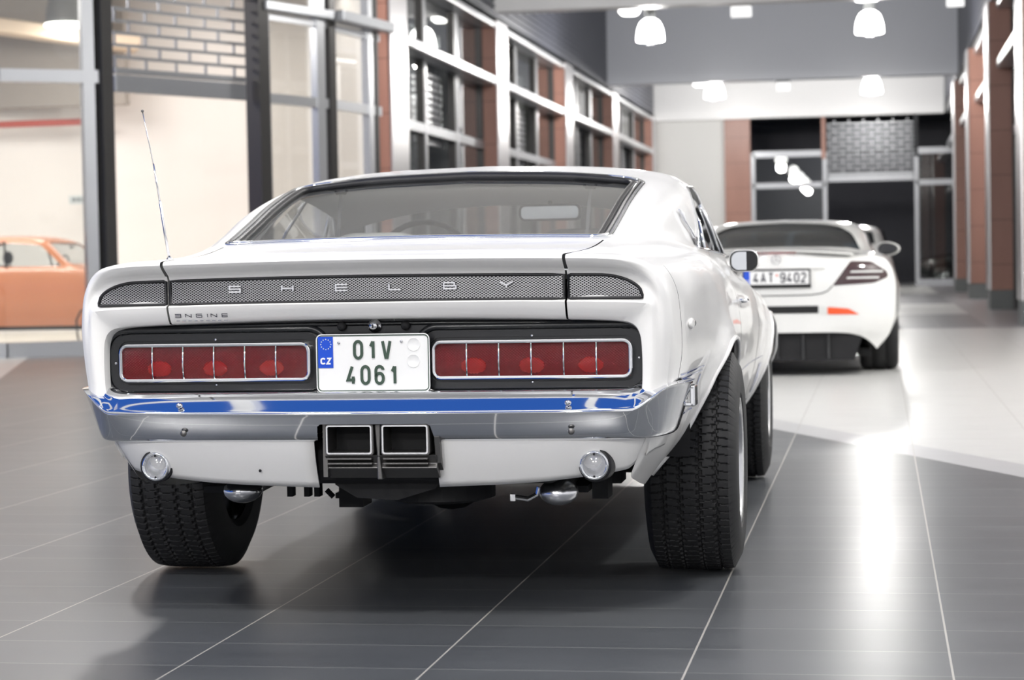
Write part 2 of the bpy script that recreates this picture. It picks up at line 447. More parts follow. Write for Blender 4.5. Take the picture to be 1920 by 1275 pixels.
def ribbon(P, t):
    P = [np.array(p, float) for p in P]; n = len(P); closed = np.linalg.norm(P[0]-P[-1]) < 1e-9
    if closed: P = P[:-1]; n -= 1
    L, R = [], []
    for i in range(n):
        a = P[i]-P[i-1] if (i > 0 or closed) else P[i+1]-P[i]; b = P[(i+1) % n]-P[i] if (i < n-1 or closed) else a
        a = a/np.linalg.norm(a); b = b/np.linalg.norm(b)
        na = np.array([-a[1], a[0]]); nb = np.array([-b[1], b[0]]); m = na+nb; l = np.linalg.norm(m)
        m = na if l < 1e-6 else m/l; k = min(1/max(m.dot(na), .35), 2.6)
        L.append(P[i]+m*t/2*k); R.append(P[i]-m*t/2*k)
    return L, R, closed
def letter(ch, w, h, t, o, u, v, nrm, depth, mb=None):
    """raised glyph: lower-left corner o, axes u (along) v (up), thickness along nrm"""
    mb = mb or MB(); o, u, v, nrm = (np.array(q, float) for q in (o, u, v, nrm))
    for si, st in enumerate(GL[ch]):
        L, R, closed = ribbon([(a*w, b*h) for a, b in st], t); n = len(L)
        pt = lambda p, k: o+u*p[0]+v*p[1]+nrm*(depth+.00015*si)*k
        V = [pt(p, k) for k in (0, 1) for p in L]+[pt(p, k) for k in (0, 1) for p in R]; F = []
        for i in range(n if closed else n-1):
            j = (i+1) % n
            F += [(n+i, n+j, 3*n+j, 3*n+i), (i, j, n+j, n+i), (2*n+j, 2*n+i, 3*n+i, 3*n+j), (j, i, 2*n+i, 2*n+j)]
        if not closed: F += [(0, n, 3*n, 2*n), (n-1, 3*n-1, 4*n-1, 2*n-1)]
        mb.add(V, F)
    return mb
# ================================================================== THE SETTING
def struct(o): return tag(o, kind='structure')
XL, XR = -6.45, 1.83            # pillar faces of the two sides of the passage
ZB, ZT, ZS = 5.09, 4.06, 2.96   # beam underside, main transom, lower transom
YE = 63.2                       # end wall
PIL = [28.1, 36.3, 44.5, 52.6]  # near edges of the pillars
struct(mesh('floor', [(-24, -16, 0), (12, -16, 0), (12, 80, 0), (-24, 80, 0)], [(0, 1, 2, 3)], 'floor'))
# ceiling with skylight openings
def ceiling():
    mb = MB(); xs = [-24, -7.5, -4.0, -.6, 2.8, 12]; ys = [-16, -4, 1.2, 8.4, 22, 80]
    for i in range(5):
        for j in range(5):
            if i in (1, 2, 3) and j in (0, 2): continue
            mb.box(xs[i], xs[i+1], ys[j], ys[j+1], 8.0, 8.3)
    for x in (-4.0, -.6):
        for y0, y1 in ((1.2, 8.4), (-16, -4)): mb.box(x-.12, x+.12, y0, y1, 7.7, 8.0)
    mb.box(-7.5, 2.8, 4.7, 4.9, 7.8, 8.0)
    return mb
struct(ceiling().build('ceiling', 'plaster'))
# walls out of view close the hall
struct(box('wall_right', 5.0, 5.3, -16, 24.0, 0, 8, 'plaster'))
struct(box('wall_back', -24, 12, -16.3, -16, 0, 8, 'back_wall'))
# ---- cross beams over the passage
def beam(name, y, x0, x1, m, zb, th=.45, zt=8.0):
    return struct(box(name, x0, x1, y, y+th, zb, zt, m))
beam('trim_1', 36.4, XL-.6, XR+.07, 'beam', 5.25)
beam('trim_2', 51.9, XL-.6, XR+.07, 'beam_grey', 5.19)
beam('trim_3', YE-.4, XL-.6, XR+.07, 'beam', 4.98)
# ---- dark corrugated fascias over the shop fronts
def fascia(name, x, side, y0, y1):
    mb = MB(); z = ZB; p = .115
    prof = []
    while z < 8.0:
        prof += [(0, z), (0, z+p*.55), (-.028, z+p*.68), (-.028, z+p*.9)]; z += p
    V = []; F = []
    for d, z in prof: V += [(x-side*d*-1, y0, z), (x-side*d*-1, y1, z)]
    for i in range(len(prof)-1): F.append((2*i, 2*i+1, 2*i+3, 2*i+2))
    o = mesh(name, V, F, 'fascia'); return struct(o)
fascia('trim_4', XL-.02, 1, 28.1, YE)
fascia('trim_5', XR+.07, -1, 24.0, YE)
struct(box('trim_6', XR+.07, 3.2, 24, YE, ZB, ZB+.06, 'plaster'))
struct(box('trim_7', XL-1.0, XL-.02, 28.1, YE, ZB, ZB+.06, 'dark_slab'))
# ---- pillars: terracotta panels with a bright metal face towards the passage
tn = [8]
def pillar(x, side, y, w=1.02, d=.34, ztop=ZB):
    """side +1: face looks towards +x"""
    o = box('trim_%d' % tn[0], *sorted((x-side*d, x)), y, y+w, .32, ztop, 'red_tile'); tn[0] += 1
    struct(o)
    box('metal_face', *sorted((x, x+side*.025)), y-.02, y+w+.02, .32, ztop, 'metal_face', o)
    box('plinth', *sorted((x-side*d+.005, x+side*.012)), y+.01, y+w-.01, 0, .32, 'plinth', o)
for y in PIL: pillar(XL, 1, y)
pillar(XL, 1, 62.0, .9)
for y in PIL: pillar(XR, -1, y, 1.02, .50)
# ---- shop fronts along the passage
def roller(name, label, a, b, z0, z1, m='frame', pitch=.105, link_=.36, group=None, rod=.036):
    """see-through roller grille of horizontal rods with short links, closed by a bottom rail"""
    a = np.array([*a, 0.]); b = np.array([*b, 0.]); L = np.linalg.norm(b-a); u = (b-a)/L
    r = thing(name, label, 'roller grille', (a[0], a[1], z0), 0, group); mb = MB(); k = 0; z = z0+.26
    off = np.array([a[0], a[1], z0])
    while z < z1:
        mb.bar(a+[0, 0, z]-off, b+[0, 0, z]-off, .02, rod)
        s = (link_/2 if k % 2 else 0.02)
        while s < L:
            q = a+u*s; mb.bar(q+[0, 0, z-off[2]]-[*off[:2], 0], q+[0, 0, z+pitch-off[2]]-[*off[:2], 0], .022, .022, up=u); s += link_
        z += pitch; k += 1
    mb.build('rods', m, r)
    MB().bar(a+[0, 0, z0+.10]-off, b+[0, 0, z0+.10]-off, .05, .20).build('bottom_rail', m, r, bevel=.01)
    MB().bar(a+[0, 0, z0+.235]-off, b+[0, 0, z0+.235]-off, .07, .05).build('rail_cap', m, r, bevel=.008)
    return r
wn = [1]
def bay(x, side, y0, y1, label, dark=True, grille=True):
    """one glazed shop front between two pillars; side +1 looks towards +x"""
    L = y1-y0; p1 = y0+L*.32; p2 = y0+L*.66
    fr = MB(); wd = .09
    for y, s in ((y0+.05, .10), (p1, .10), (p2, .16), (y1-.05, .10)): fr.box(x-.06, x+.06, y-s/2, y+s/2, 0, ZB)
    o = fr.build('window_%d' % wn[0], 'frame_dark' if side > 0 else 'frame_dark'); wn[0] += 1; struct(o)
    li = MB()
    for y in (p1+.085, p2+.125): li.box(x-.05, x+side*.075, y-.04, y+.04, 0, ZB)
    li.build('mullion', 'frame_light', o)
    MB().box(x-.05, x+.07, y0, p2, ZS-.07, ZS+.07).box(x-.05, x+.07, p2, y1, ZS-.07, ZS+.07).build('lower_transom', 'frame', o)
    xa, xb = sorted((x, x+side*.30))
    MB().box(xa, xb, y0+.02, y1-.02, ZT-.08, ZT+.08).build('transom', 'frame_light', o, bevel=.03)
    MB().box(xa, xb, y0+.02, y1-.02, ZB-.13, ZB-.01).build('top_rail', 'frame_light', o, bevel=.03)
    for a, b in ((y0, p1), (p2, y1)):
        MB().box(x-.006, x+.006, a+.1, b-.08, .05, ZB-.1).build('pane', 'pane', o)
    MB().box(x-.006, x+.006, p1+.1, p2-.08, ZT, ZB-.1).build('pane', 'pane', o)
    if grille:
        z = ZS-.18
        roller('roller_grille', label, (x-side*.16, p1+.1), (x-side*.16, p2-.1), z, ZT-.15, m='grille_bar', rod=.055)
        r2 = MB(); zz = ZT+.12
        while zz < ZB-.55: r2.box(x-side*.18-.012, x-side*.18+.012, p1+.1, p2-.1, zz, zz+.075); zz += .105
        r2.build('grille_curtain', 'grille_bar', o)
    return o
ends = PIL+[62.0]
LB = ['half-lowered roller grille in the left passage shop front nearest the hall', 'half-lowered roller grille in the second shop front along the left passage', 'half-lowered roller grille in the third shop front along the left passage', 'half-lowered roller grille in the last shop front before the end wall on the left']
RB = ['roller grille in the right-hand shop front nearest the camera', 'roller grille in the second shop front on the right', 'roller grille in the third shop front on the right', 'roller grille in the farthest shop front on the right']
for i in range(4): bay(XL-.3, 1, ends[i]+1.02, ends[i+1], LB[i])
for i in range(3): bay(XR+.42, -1, ends[i]+1.02, ends[i+1], RB[i], grille=False)
bay(XR+.42, -1, 53.62, 62.6, '', grille=False)
# rooms behind the passage shop fronts
def room(name, x0, x1, y0, y1, m):
    mb = MB()
    mb.add([(x0, y0, 0), (x0, y1, 0), (x0, y1, 6), (x0, y0, 6)], [(0, 1, 2, 3)]); mb.add([(x1, y0, 0), (x1, y1, 0), (x1, y1, 6), (x1, y0, 6)], [(0, 1, 2, 3)])
    return mb
struct(box('wall_left', -13.2, -13.0, 34, YE+8, 0, 8, 'dark_room'))
struct(box('wall_far_right', 8.0, 8.2, 24, YE+8, 0, 8, 'dark_room'))
for k, y in enumerate(PIL[1:]+[62.4]):
    struct(box('wall_party_left', -13.0, XL-.42, y+.4, y+.6, 0, 6, 'grey_party' if k < 2 else 'dark_room'))
for k, y in enumerate(PIL+[62.6]):
    struct(box('wall_party_right', XR+.55, 8.0, y+.4, y+.6, 0, 6, 'dark_room'))
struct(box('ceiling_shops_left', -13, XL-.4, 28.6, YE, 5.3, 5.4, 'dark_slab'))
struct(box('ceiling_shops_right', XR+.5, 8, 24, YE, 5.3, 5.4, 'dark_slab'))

# ---- end wall
struct(box('wall_end', XL-.5, -4.44, YE, YE+.3, 0, ZB+.2, 'plaster'))
e = struct(box('trim_%d' % tn[0], -4.44, -3.69, YE-.12, YE+.3, .32, ZB+.1, 'red_tile')); tn[0] += 1
box('plinth', -4.43, -3.70, YE-.11, YE+.2, 0, .32, 'plinth', e)
def end_front():
    y = YE; f = MB()
    for x in (-3.62, -1.53, 1.10, 3.0): f.box(x-.06, x+.06, y-.05, y+.05, 0, ZT-.1)
    o = struct(f.build('window_%d' % wn[0], 'frame')); wn[0] += 1
    MB().box(-3.62, -1.53, y-.05, y+.06, ZT-.22, ZT-.04).box(1.10, 3.0, y-.05, y+.06, ZT-.22, ZT-.04).build('transom', 'frame', o)
    MB().box(-3.62, -1.53, y-.05, y+.06, ZS-.03, ZS+.13).box(1.10, 3.0, y-.05, y+.06, ZS-.03, ZS+.13).build('lower_transom', 'frame', o)
    MB().box(1.10, 3.0, y-.06, y+.08, 0, .20).box(-3.62, -1.53, y-.06, y+.08, 0, .20).build('sill', 'frame', o)
    for x0, x1 in ((-3.56, -1.59), (1.16, 3.0)):
        MB().box(x0, x1, y-.005, y+.005, .2, ZT-.2).build('pane', 'pane', o)
    MB().box(-3.62, 3.0, y+.35, y+.45, ZT-.2, ZT-.05).build('slab_edge', 'dark_slab', o)
    MB().box(-1.62, -1.50, y-.1, y+.5, ZT-.3, ZB).build('side_jamb', 'red_tile', o)
    MB().box(1.05, 1.15, y-.1, y+.5, ZT-.3, ZB).build('side_jamb', 'dark_slab', o)
end_front()
roller('roller_grille', 'raised roller grille in the far end wall of the passage', (-1.45, YE+.1), (1.03, YE+.1), 3.08, 4.85, pitch=.13, link_=.42)
struct(box('wall_shop_end', -6.9, 6.5, YE+8, YE+8.2, 0, 6, 'dark_room'))
area('far_shop_fill', (-1, YE+4, 5.0), 2.0, 14, (.9, .93, 1))  # added dim fill that lifts the unlit interior from black
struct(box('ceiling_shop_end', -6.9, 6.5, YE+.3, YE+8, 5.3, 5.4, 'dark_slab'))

# ---- curved shop front on the left
P = [(-12.6, 20.6), (-9.4, 22.0), (-8.5, 22.6), (-7.3, 24.75), (-6.8, 26.1), (-6.53, 27.66), (-6.45, 28.1)]
def seg(a, b, z0, z1, w, mb, off=0.):
    a = np.array([*a, (z0+z1)/2]); b = np.array([*b, (z0+z1)/2]); d = (b-a)/np.linalg.norm(b-a); nrm = np.array([d[1], -d[0], 0])
    mb.bar(a+nrm*off, b+nrm*off, w, z1-z0)
def post(p, w, d, ang, mb, z0=0., z1=6.5):
    c, s = math.cos(ang), math.sin(ang); q = [(-w/2, -d/2), (w/2, -d/2), (w/2, d/2), (-w/2, d/2)]
    mb.prism([(p[0]+a*c-b*s, p[1]+a*s+b*c) for a, b in q], (0, 0, z0), (1, 0, 0), (0, 1, 0), (0, 0, z1-z0))
A12 = math.atan2(.6, .9); A34 = math.atan2(2.15, 1.2)
# window: panes left of the doorway
mb = MB(); post((-8.47, 22.63), .16, .22, A34, mb)
wl = struct(mb.build('window_%d' % wn[0], 'frame_dark')); wn[0] += 1
mb = MB(); post((-8.60, 22.54), .13, .16, A12, mb); mb.build('post', 'frame', wl)
mb = MB(); seg(P[0], P[1], 3.00, 3.14, .14, mb); seg(P[1], P[2], 3.00, 3.14, .14, mb); mb.build('transom', 'frame', wl)
mb = MB(); seg(P[0], P[1], 0, .16, .22, mb); seg(P[1], P[2], 0, .16, .22, mb); mb.build('sill', 'frame', wl)
for z0, z1 in ((.16, 3.0), (3.14, 6.5)):
    mb = MB(); seg(P[1], P[2], z0, z1, .012, mb); mb.build('pane', 'pane_clear', wl)
    mb = MB(); seg(P[0], P[1], z0, z1, .012, mb); mb.build('pane', 'pane_clear', wl)
# doorway with raised roller grille
mb = MB(); post((-7.30, 24.75), .17, .24, A34, mb)
dw = struct(mb.build('door_1', 'frame_dark'))
mb = MB(); post((-7.23, 24.84), .05, .12, A34, mb); mb.build('post_edge', 'frame_light', dw)
mb = MB(); seg(P[2], P[3], 4.12, 4.26, .16, mb); mb.build('head', 'frame', dw)
# panes right of the doorway
mb = MB(); post((-6.80, 26.1), .13, .20, math.atan2(1.35, .5), mb); post((-6.56, 27.5), .10, .16, math.atan2(1.56, .27), mb)
w3 = struct(mb.build('window_%d' % wn[0], 'frame_dark')); wn[0] += 1
mb = MB(); seg((-6.91, 25.8), (-6.85, 25.96), 0, 6.5, .10, mb, .03); seg((-6.60, 27.2), (-6.58, 27.38), 0, 6.5, .10, mb, .03); mb.build('mullion', 'frame_light', w3)
mb = MB(); seg(P[3], P[4], ZT-.06, ZT+.06, .20, mb, .05); seg(P[4], (-6.52, 27.75), ZT-.07, ZT+.07, .26, mb, .12); mb.build('transom', 'frame', w3, bevel=.02)
mb = MB(); seg(P[3], P[4], ZT-.16, ZT-.08, .08, mb, .02); seg(P[4], P[5], ZT-.18, ZT-.09, .08, mb, .02)
seg(P[3], P[4], ZS-.06, ZS+.06, .10, mb, .02); seg(P[4], P[5], ZS-.06, ZS+.06, .10, mb, .02); mb.build('lower_transom', 'frame_light', w3)
for a, b in ((P[3], P[4]), (P[4], P[5])):
    mb = MB(); seg(a, b, .1, 6.5, .012, mb); mb.build('pane', 'pane_clear', w3)
roller('roller_grille', 'raised roller grille over the doorway of the bright shop on the left', (-8.40, 22.84), (-7.42, 24.62), 2.92, 4.10, pitch=.135, link_=.46)
# inside of the bright shop
struct(mesh('floor_shop', [(-12.6, 20.6, .012), (-9.4, 22.0, .012), (-8.5, 22.6, .012), (-7.3, 24.75, .012), (-6.8, 26.1, .012), (-6.84, 28.6, .012), (-8.4, 31.3, .012), (-22, 31.3, .012), (-22, 20.6, .012)], [tuple(range(9))], 'shop_floor'))
struct(mesh('wall_shop', [(-22, 27.6, 0), (-13.5, 29.5, 0), (-9.9, 30.6, 0), (-8.4, 31.2, 0), (-6.84, 28.7, 0), (-22, 27.6, 6), (-13.5, 29.5, 6), (-9.9, 30.6, 6), (-8.4, 31.2, 6), (-6.84, 28.7, 6)], [(0, 1, 6, 5), (1, 2, 7, 6), (2, 3, 8, 7), (3, 4, 9, 8)], 'cream'))
struct(box('ceiling_shop', -22, -6.6, 20, 31.6, 6.0, 6.1, 'concrete'))
struct(box('wall_shop_upper', -18, -10.62, 29.3, 29.5, 3.30, 6.0, 'concrete'))
d = MB(); d.bar((-15.0, 26.6, 4.75), (-10.3, 29.0, 4.10), .5, .20); struct(d.build('trim_%d' % tn[0], 'wood_beam', bevel=.03)); tn[0] += 1
p = MB(); p.tube([(-14.5, 28.9, 3.02), (-11.05, 29.75, 3.10)], .05); struct(p.build('trim_%d' % tn[0], 'red_pipe')); tn[0] += 1
p = MB(); p.tube([(-11.0, 29.9, 3.35), (-11.0, 29.9, 6)], .06); struct(p.build('trim_%d' % tn[0], 'red_pipe')); tn[0] += 1
o = box('wall_sign', -11.66, -11.34, 29.70, 29.715, 1.90, 2.02, 'sign_pale'); tag(o, 'small pale sign on the cream wall above the orange coupe', 'sign')
o.rotation_euler = (0, 0, 0)
for k in range(3): box('sign_mark', -11.6+k*.07, -11.56+k*.07, 29.694, 29.7, 1.94, 1.985, 'ink_grey', o)

# ================================================================== LAMPS
def bell(r, h, n=9): return [(r*(.30+.70*math.sqrt(1-(1-i/n)**2)), h*(1-i/n)) for i in range(n+1)]
def pendant(loc, label, glow='lamp_glow', shade=None, r=.275, h=.43, power=None, group='bell pendants over the passage', ztop=8.0):
    t = thing('pendant_lamp', label, 'lamp', loc, 0, group)
    MB().lathe([(0.001, h)]+bell(r, h)+[(r*.96, -.01), (r*.9, .0)], n=32).build('lamp_shade', glow if shade is None else shade, t, True)
    if shade is not None:
        MB().lathe([(.001, -.02), (r*1.02, -.02), (r*1.05, .01), (r, .02)], n=32).build('lamp_rim', glow, t, True)
    MB().lathe([(.001, h+.34), (.10, h+.33), (.11, h+.02), (.06, h-.02)], n=20).build('ballast', 'lamp_grey', t, True)
    MB().tube([(0, 0, h+.33), (0, 0, ztop-loc[2])], .018).build('suspension_rod', 'lamp_grey', t)
    for q in (-.05, .05): MB().tube([(q, 0, -.015), (q, 0, -.07)], .022).build('clip', 'frame_light', t)
    if power:
        l = bpy.data.lights.new('lamp_light', 'POINT'); l.energy = power; l.color = (1, .975, .94); l.shadow_soft_size = .2
        o = bpy.data.objects.new('lamp_light', l); o.location = (0, 0, -.26); COL.objects.link(o); o.parent = t
    return t
LP = [(42.5, -4.43, 'bright bell pendant lamp at upper left under the grey beam'), (42.5, -.13, 'bright bell pendant lamp at upper right, before the grey beam'),
      (58.3, -4.35, 'smaller bright bell pendant lamp, far left before the white end beam'), (58.3, -.14, 'smaller bright bell pendant lamp, far right before the white end beam')]
for y, x, lb in LP: pendant((x, y, 5.28), lb, power=HALL_W*(.72 if y < 50 else .62))
for y, pw in ((-11.5, 1.2), (-5.0, 1.0), (3.0, .7), (12.0, 1.0), (27.0, .75)):  # unseen rows; the rearmost is added to brighten the fastback's tail
    for x in ((-4.4, -.15) if y < 5 else (-4.4, 2.3)):
        pendant((x+(1.3 if x > 1 else 0), min(y, 17.0) if x > 0 else y, 5.28), 'unseen bell pendant lamp over the near hall, outside the frame', power=HALL_W*pw, group='bell pendants above the hall')
def lens_light(loc, label, r=.21):
    t = thing('ceiling_spot', label, 'lamp', loc, 0, 'flat spots beside the pendants')
    MB().lathe([(.001, -.06), (r*.7, -.06), (r, 0), (r, .05), (.001, .06)], n=28).build('lens', 'lamp_lens', t, True)
    MB().lathe([(r*.6, .06), (r*.5, .2), (.001, .22)], n=20).build('housing', 'lamp_grey', t, True)
    MB().tube([(0, 0, .2), (0, 0, 8-loc[2])], .015).build('suspension_rod', 'lamp_grey', t)
    return t
lens_light((-4.84, 42.5, 5.86), 'flat round spot above and left of the upper left pendant')
lens_light((-.18, 42.3, 5.94), 'flat round spot cut by the top of the frame over the right pendant', .30)
lens_light((-4.76, 58.3, 5.66), 'small flat round spot left of the far left pendant', .17)
def lit_box(x, y, z, label, wd=.30):
    t = thing('emergency_light', label, 'light fitting', (x, y, z), 0, 'white box lights under the beams')
    MB().box(-wd/2, wd/2, -.05, .05, -.10, .10).build('cover', 'sign_lit', t, bevel=.01)
    MB().box(-wd*.55, wd*.55, -.06, .06, .10, .15).build('bracket', 'lamp_grey', t)
    if y < 45: MB().tube([(0, 0, .15), (0, 0, 8.0-z)], .012).build('hanger', 'lamp_grey', t)
lit_box(-2.47, 40.0, 5.50, 'white box light at top middle between the two nearer pendants', .38)
lit_box(-2.23, 52.1, 5.035, 'white box light under the middle of the grey beam', .30)
lit_box(1.36, 38.0, 5.32, 'white box light in the top right corner before the dark fascia', .30)
pendant((-10.95, 28.0, 4.30), 'grey bell pendant lamp with glowing rim in the shop at upper left', glow='shop_glow', shade='lamp_grey', r=.30, h=.5, power=25, group='shop pendants', ztop=6.0)
# ================================================================== WHITE FASTBACK
CAR = thing('fastback_car', 'white classic fastback coupe with chrome bumper and plate 01V 4061, nearest the camera', 'car', (-1.348, 6.508, 0), .010)
def fastback_rows():
    R = []
    # tail: frame round the black panel, grille recess, lip, corner
    R.append([(.728,-1.000,.595),(.733,-1.000,.640),(.734,-1.000,.690),(.732,-1.000,.740),(.724,-1.000,.768),(.704,-1.000,.785),(.670,-1.000,.792),(.60,-1.000,.796),(.50,-1.000,.799),(.38,-1.000,.802),(.2,-1.000,.805),(0,-1.000,.806)])
    R.append([(.732,-1.030,.595),(.737,-1.032,.640),(.738,-1.034,.690),(.736,-1.036,.742),(.728,-1.038,.772),(.708,-1.040,.790),(.672,-1.042,.797),(.60,-1.045,.801),(.50,-1.045,.804),(.38,-1.045,.807),(.2,-1.045,.810),(0,-1.045,.811)])
    R.append([(.750,-1.036,.595),(.757,-1.038,.645),(.762,-1.042,.705),(.764,-1.046,.765),(.764,-1.050,.815),(.757,-1.056,.838),(.725,-1.064,.842),(.62,-1.070,.846),(.50,-1.072,.848),(.38,-1.074,.850),(.2,-1.074,.851),(0,-1.074,.851)])
    R.append([(.760,-1.034,.595),(.766,-1.036,.645),(.770,-1.040,.705),(.772,-1.043,.765),(.773,-1.044,.822),(.762,-1.046,.848),(.727,-1.050,.850),(.62,-1.056,.852),(.50,-1.058,.854),(.38,-1.060,.856),(.2,-1.060,.857),(0,-1.060,.857)])
    R.append([(.772,-1.026,.595),(.777,-1.028,.645),(.782,-1.030,.705),(.785,-1.032,.770),(.780,-1.034,.840),(.750,-1.040,.888),(.700,-1.046,.909),(.61,-1.052,.917),(.50,-1.055,.920),(.38,-1.058,.922),(.2,-1.060,.923),(0,-1.060,.923)])
    R.append([(.780,-1.018,.595),(.785,-1.020,.645),(.790,-1.022,.705),(.794,-1.026,.775),(.788,-1.034,.850),(.760,-1.050,.908),(.712,-1.072,.934),(.62,-1.086,.942),(.50,-1.090,.945),(.38,-1.094,.947),(.2,-1.096,.949),(0,-1.098,.950)])
    R.append([(.788,-1.006,.595),(.793,-1.008,.645),(.799,-1.010,.705),(.804,-1.014,.778),(.797,-1.024,.856),(.765,-1.046,.920),(.712,-1.082,.948),(.63,-1.104,.957),(.50,-1.110,.960),(.38,-1.116,.962),(.2,-1.120,.964),(0,-1.122,.965)])
    R.append([(.795,-.990,.595),(.801,-.992,.645),(.808,-.994,.705),(.813,-.998,.780),(.805,-1.006,.860),(.770,-1.030,.929),(.712,-1.072,.957),(.63,-1.096,.966),(.50,-1.102,.969),(.38,-1.108,.971),(.2,-1.112,.973),(0,-1.114,.974)])
    R.append([(.690,-.925,.385),(.752,-.93,.480),(.805,-.94,.610),(.822,-.95,.740),(.814,-.955,.858),(.776,-.965,.934),(.716,-.985,.961),(.66,-1.000,.970),(.56,-1.005,.973),(.40,-1.010,.976),(.2,-1.010,.978),(0,-1.010,.979)])
    def st(y, *p): R.append([(x, y, z) for x, z in p])
    st(-.80,(.690,.355),(.765,.465),(.820,.600),(.840,.720),(.832,.850),(.785,.943),(.725,.967),(.665,.973),(.60,.978),(.50,.982),(.30,.986),(0,.988))
    st(-.60,(.690,.325),(.778,.455),(.822,.600),(.850,.720),(.848,.860),(.793,.954),(.725,.970),(.668,.977),(.62,.985),(.54,.993),(.30,1.000),(0,1.003))
    st(-.40,(.670,.310),(.775,.450),(.828,.600),(.862,.715),(.855,.872),(.795,.962),(.730,.975),(.675,.987),(.635,1.001),(.585,1.012),(.30,1.019),(0,1.022))
    st(-.15,(.690,.300),(.785,.450),(.855,.600),(.882,.712),(.866,.884),(.798,.966),(.740,.979),(.693,1.003),(.660,1.037),(.608,1.064),(.32,1.078),(0,1.083))
    st(.10,(.705,.290),(.800,.440),(.880,.600),(.895,.715),(.870,.884),(.803,.966),(.752,.980),(.712,1.025),(.680,1.085),(.622,1.124),(.33,1.142),(0,1.149))
    st(.40,(.715,.260),(.815,.420),(.878,.590),(.892,.710),(.868,.872),(.803,.957),(.768,.973),(.735,1.045),(.692,1.132),(.628,1.181),(.34,1.208),(0,1.216))
    st(.70,(.720,.240),(.820,.390),(.872,.570),(.888,.705),(.864,.855),(.803,.944),(.781,.962),(.752,1.065),(.700,1.172),(.632,1.222),(.34,1.254),(0,1.263))
    st(1.0,(.720,.235),(.822,.380),(.870,.560),(.886,.700),(.862,.842),(.805,.924),(.788,.948),(.757,1.062),(.703,1.188),(.628,1.248),(.34,1.283),(0,1.292))
    st(1.3,(.720,.235),(.822,.380),(.870,.560),(.886,.700),(.862,.835),(.806,.915),(.790,.942),(.757,1.062),(.703,1.190),(.622,1.250),(.34,1.284),(0,1.292))
    st(1.55,(.720,.235),(.822,.380),(.872,.560),(.888,.695),(.864,.830),(.807,.910),(.790,.938),(.760,1.042),(.712,1.130),(.640,1.172),(.34,1.192),(0,1.199))
    st(1.80,(.720,.235),(.824,.380),(.876,.560),(.892,.690),(.868,.825),(.810,.900),(.788,.925),(.765,.985),(.725,1.022),(.660,1.045),(.36,1.060),(0,1.066))
    st(2.0,(.720,.235),(.828,.380),(.884,.560),(.898,.685),(.874,.815),(.815,.888),(.780,.908),(.735,.924),(.68,.932),(.60,.938),(.36,.948),(0,.955))
    st(2.4,(.730,.250),(.842,.390),(.897,.550),(.905,.660),(.878,.770),(.822,.845),(.77,.872),(.70,.892),(.63,.898),(.52,.905),(.30,.920),(0,.928))
    st(2.8,(.740,.260),(.850,.400),(.904,.540),(.906,.630),(.876,.735),(.822,.805),(.76,.840),(.70,.872),(.62,.878),(.50,.885),(.28,.900),(0,.908))
    st(3.2,(.730,.280),(.835,.400),(.890,.545),(.894,.650),(.866,.752),(.805,.812),(.74,.830),(.68,.838),(.60,.845),(.48,.852),(.26,.865),(0,.872))
    st(3.50,(.700,.330),(.790,.420),(.838,.540),(.842,.620),(.820,.700),(.762,.756),(.70,.772),(.64,.780),(.57,.786),(.46,.794),(.25,.806),(0,.812))
    st(3.60,(.660,.350),(.745,.430),(.790,.530),(.795,.600),(.775,.660),(.725,.710),(.67,.728),(.61,.738),(.55,.745),(.45,.755),(.25,.768),(0,.774))
    st(3.62,(.60,.38),(.68,.44),(.72,.52),(.725,.58),(.70,.63),(.66,.66),(.61,.675),(.56,.68),(.50,.685),(.42,.69),(.24,.70),(0,.705))
    return R
FB_ARCH = [((0.0, .335), .372), ((2.743, .335), .375)]
G = net(fastback_rows(), [3]*8+[8]*19, 7)
# swell round the wheel openings
for (cy_, cz_), rr in FB_ARCH:
    dd = np.hypot(G[:, :, 1]-cy_, G[:, :, 2]-cz_)
    side = (G[:, :, 0] > .6) & (G[:, :, 2] < .80) & (G[:, :, 2] > .36)
    G[:, :, 0] += np.where(side & (dd > rr-.06), (.022 if cy_ < 1 else .022)*np.exp(-((np.maximum(dd-rr, 0))/.055)**2), 0)*np.clip((G[:, :, 2]-.36)/.2, 0, 1)
full = grid_bm(mirror_net(G))
bmesh.ops.remove_doubles(full, verts=full.verts, dist=1e-5)
bmesh.ops.recalc_face_normals(full, faces=full.faces)
skin = BVHTree.FromBMesh(full)
def on_side(y, z, s=1, off=0.):
    h = skin.ray_cast(Vector((s*3, y, z)), Vector((-s, 0, 0)))
    return np.array(h[0])+np.array([s*off, 0, 0])
def on_top(x, y, off=0.):
    h = skin.ray_cast(Vector((x, y, 3)), Vector((0, 0, -1)))
    return np.array(h[0])+np.array(h[1])*(off if h[1][2] > 0 else -off)
def on_back(x, z, off=0.):
    h = skin.ray_cast(Vector((x, -3, z)), Vector((0, 1, 0)))
    return np.array(h[0])+np.array([0, -off, 0])
def on_front(x, z, off=0.):
    h = skin.ray_cast(Vector((x, 5, z)), Vector((0, -1, 0)))
    return np.array(h[0])+np.array([0, off, 0])
def rounded(poly, r, n=5):
    out = []; k = len(poly)
    for i in range(k):
        p = np.array(poly[i], float); a = np.array(poly[i-1], float)-p; b = np.array(poly[(i+1) % k], float)-p
        la, lb = np.linalg.norm(a), np.linalg.norm(b); t = min(r[i] if isinstance(r, list) else r, .45*la, .45*lb)
        A = p+a/la*t; B = p+b/lb*t
        for j in range(n+1):
            s = j/n; out.append(tuple((1-s)**2*A+2*s*(1-s)*p+s*s*B))
    return out
REARW = rounded([(-.552,-.375),(.552,-.375),(.573,.52),(.30,.575),(0,.592),(-.30,.575),(-.573,.52)], [.03,.03,.06,.05,.05,.05,.06])
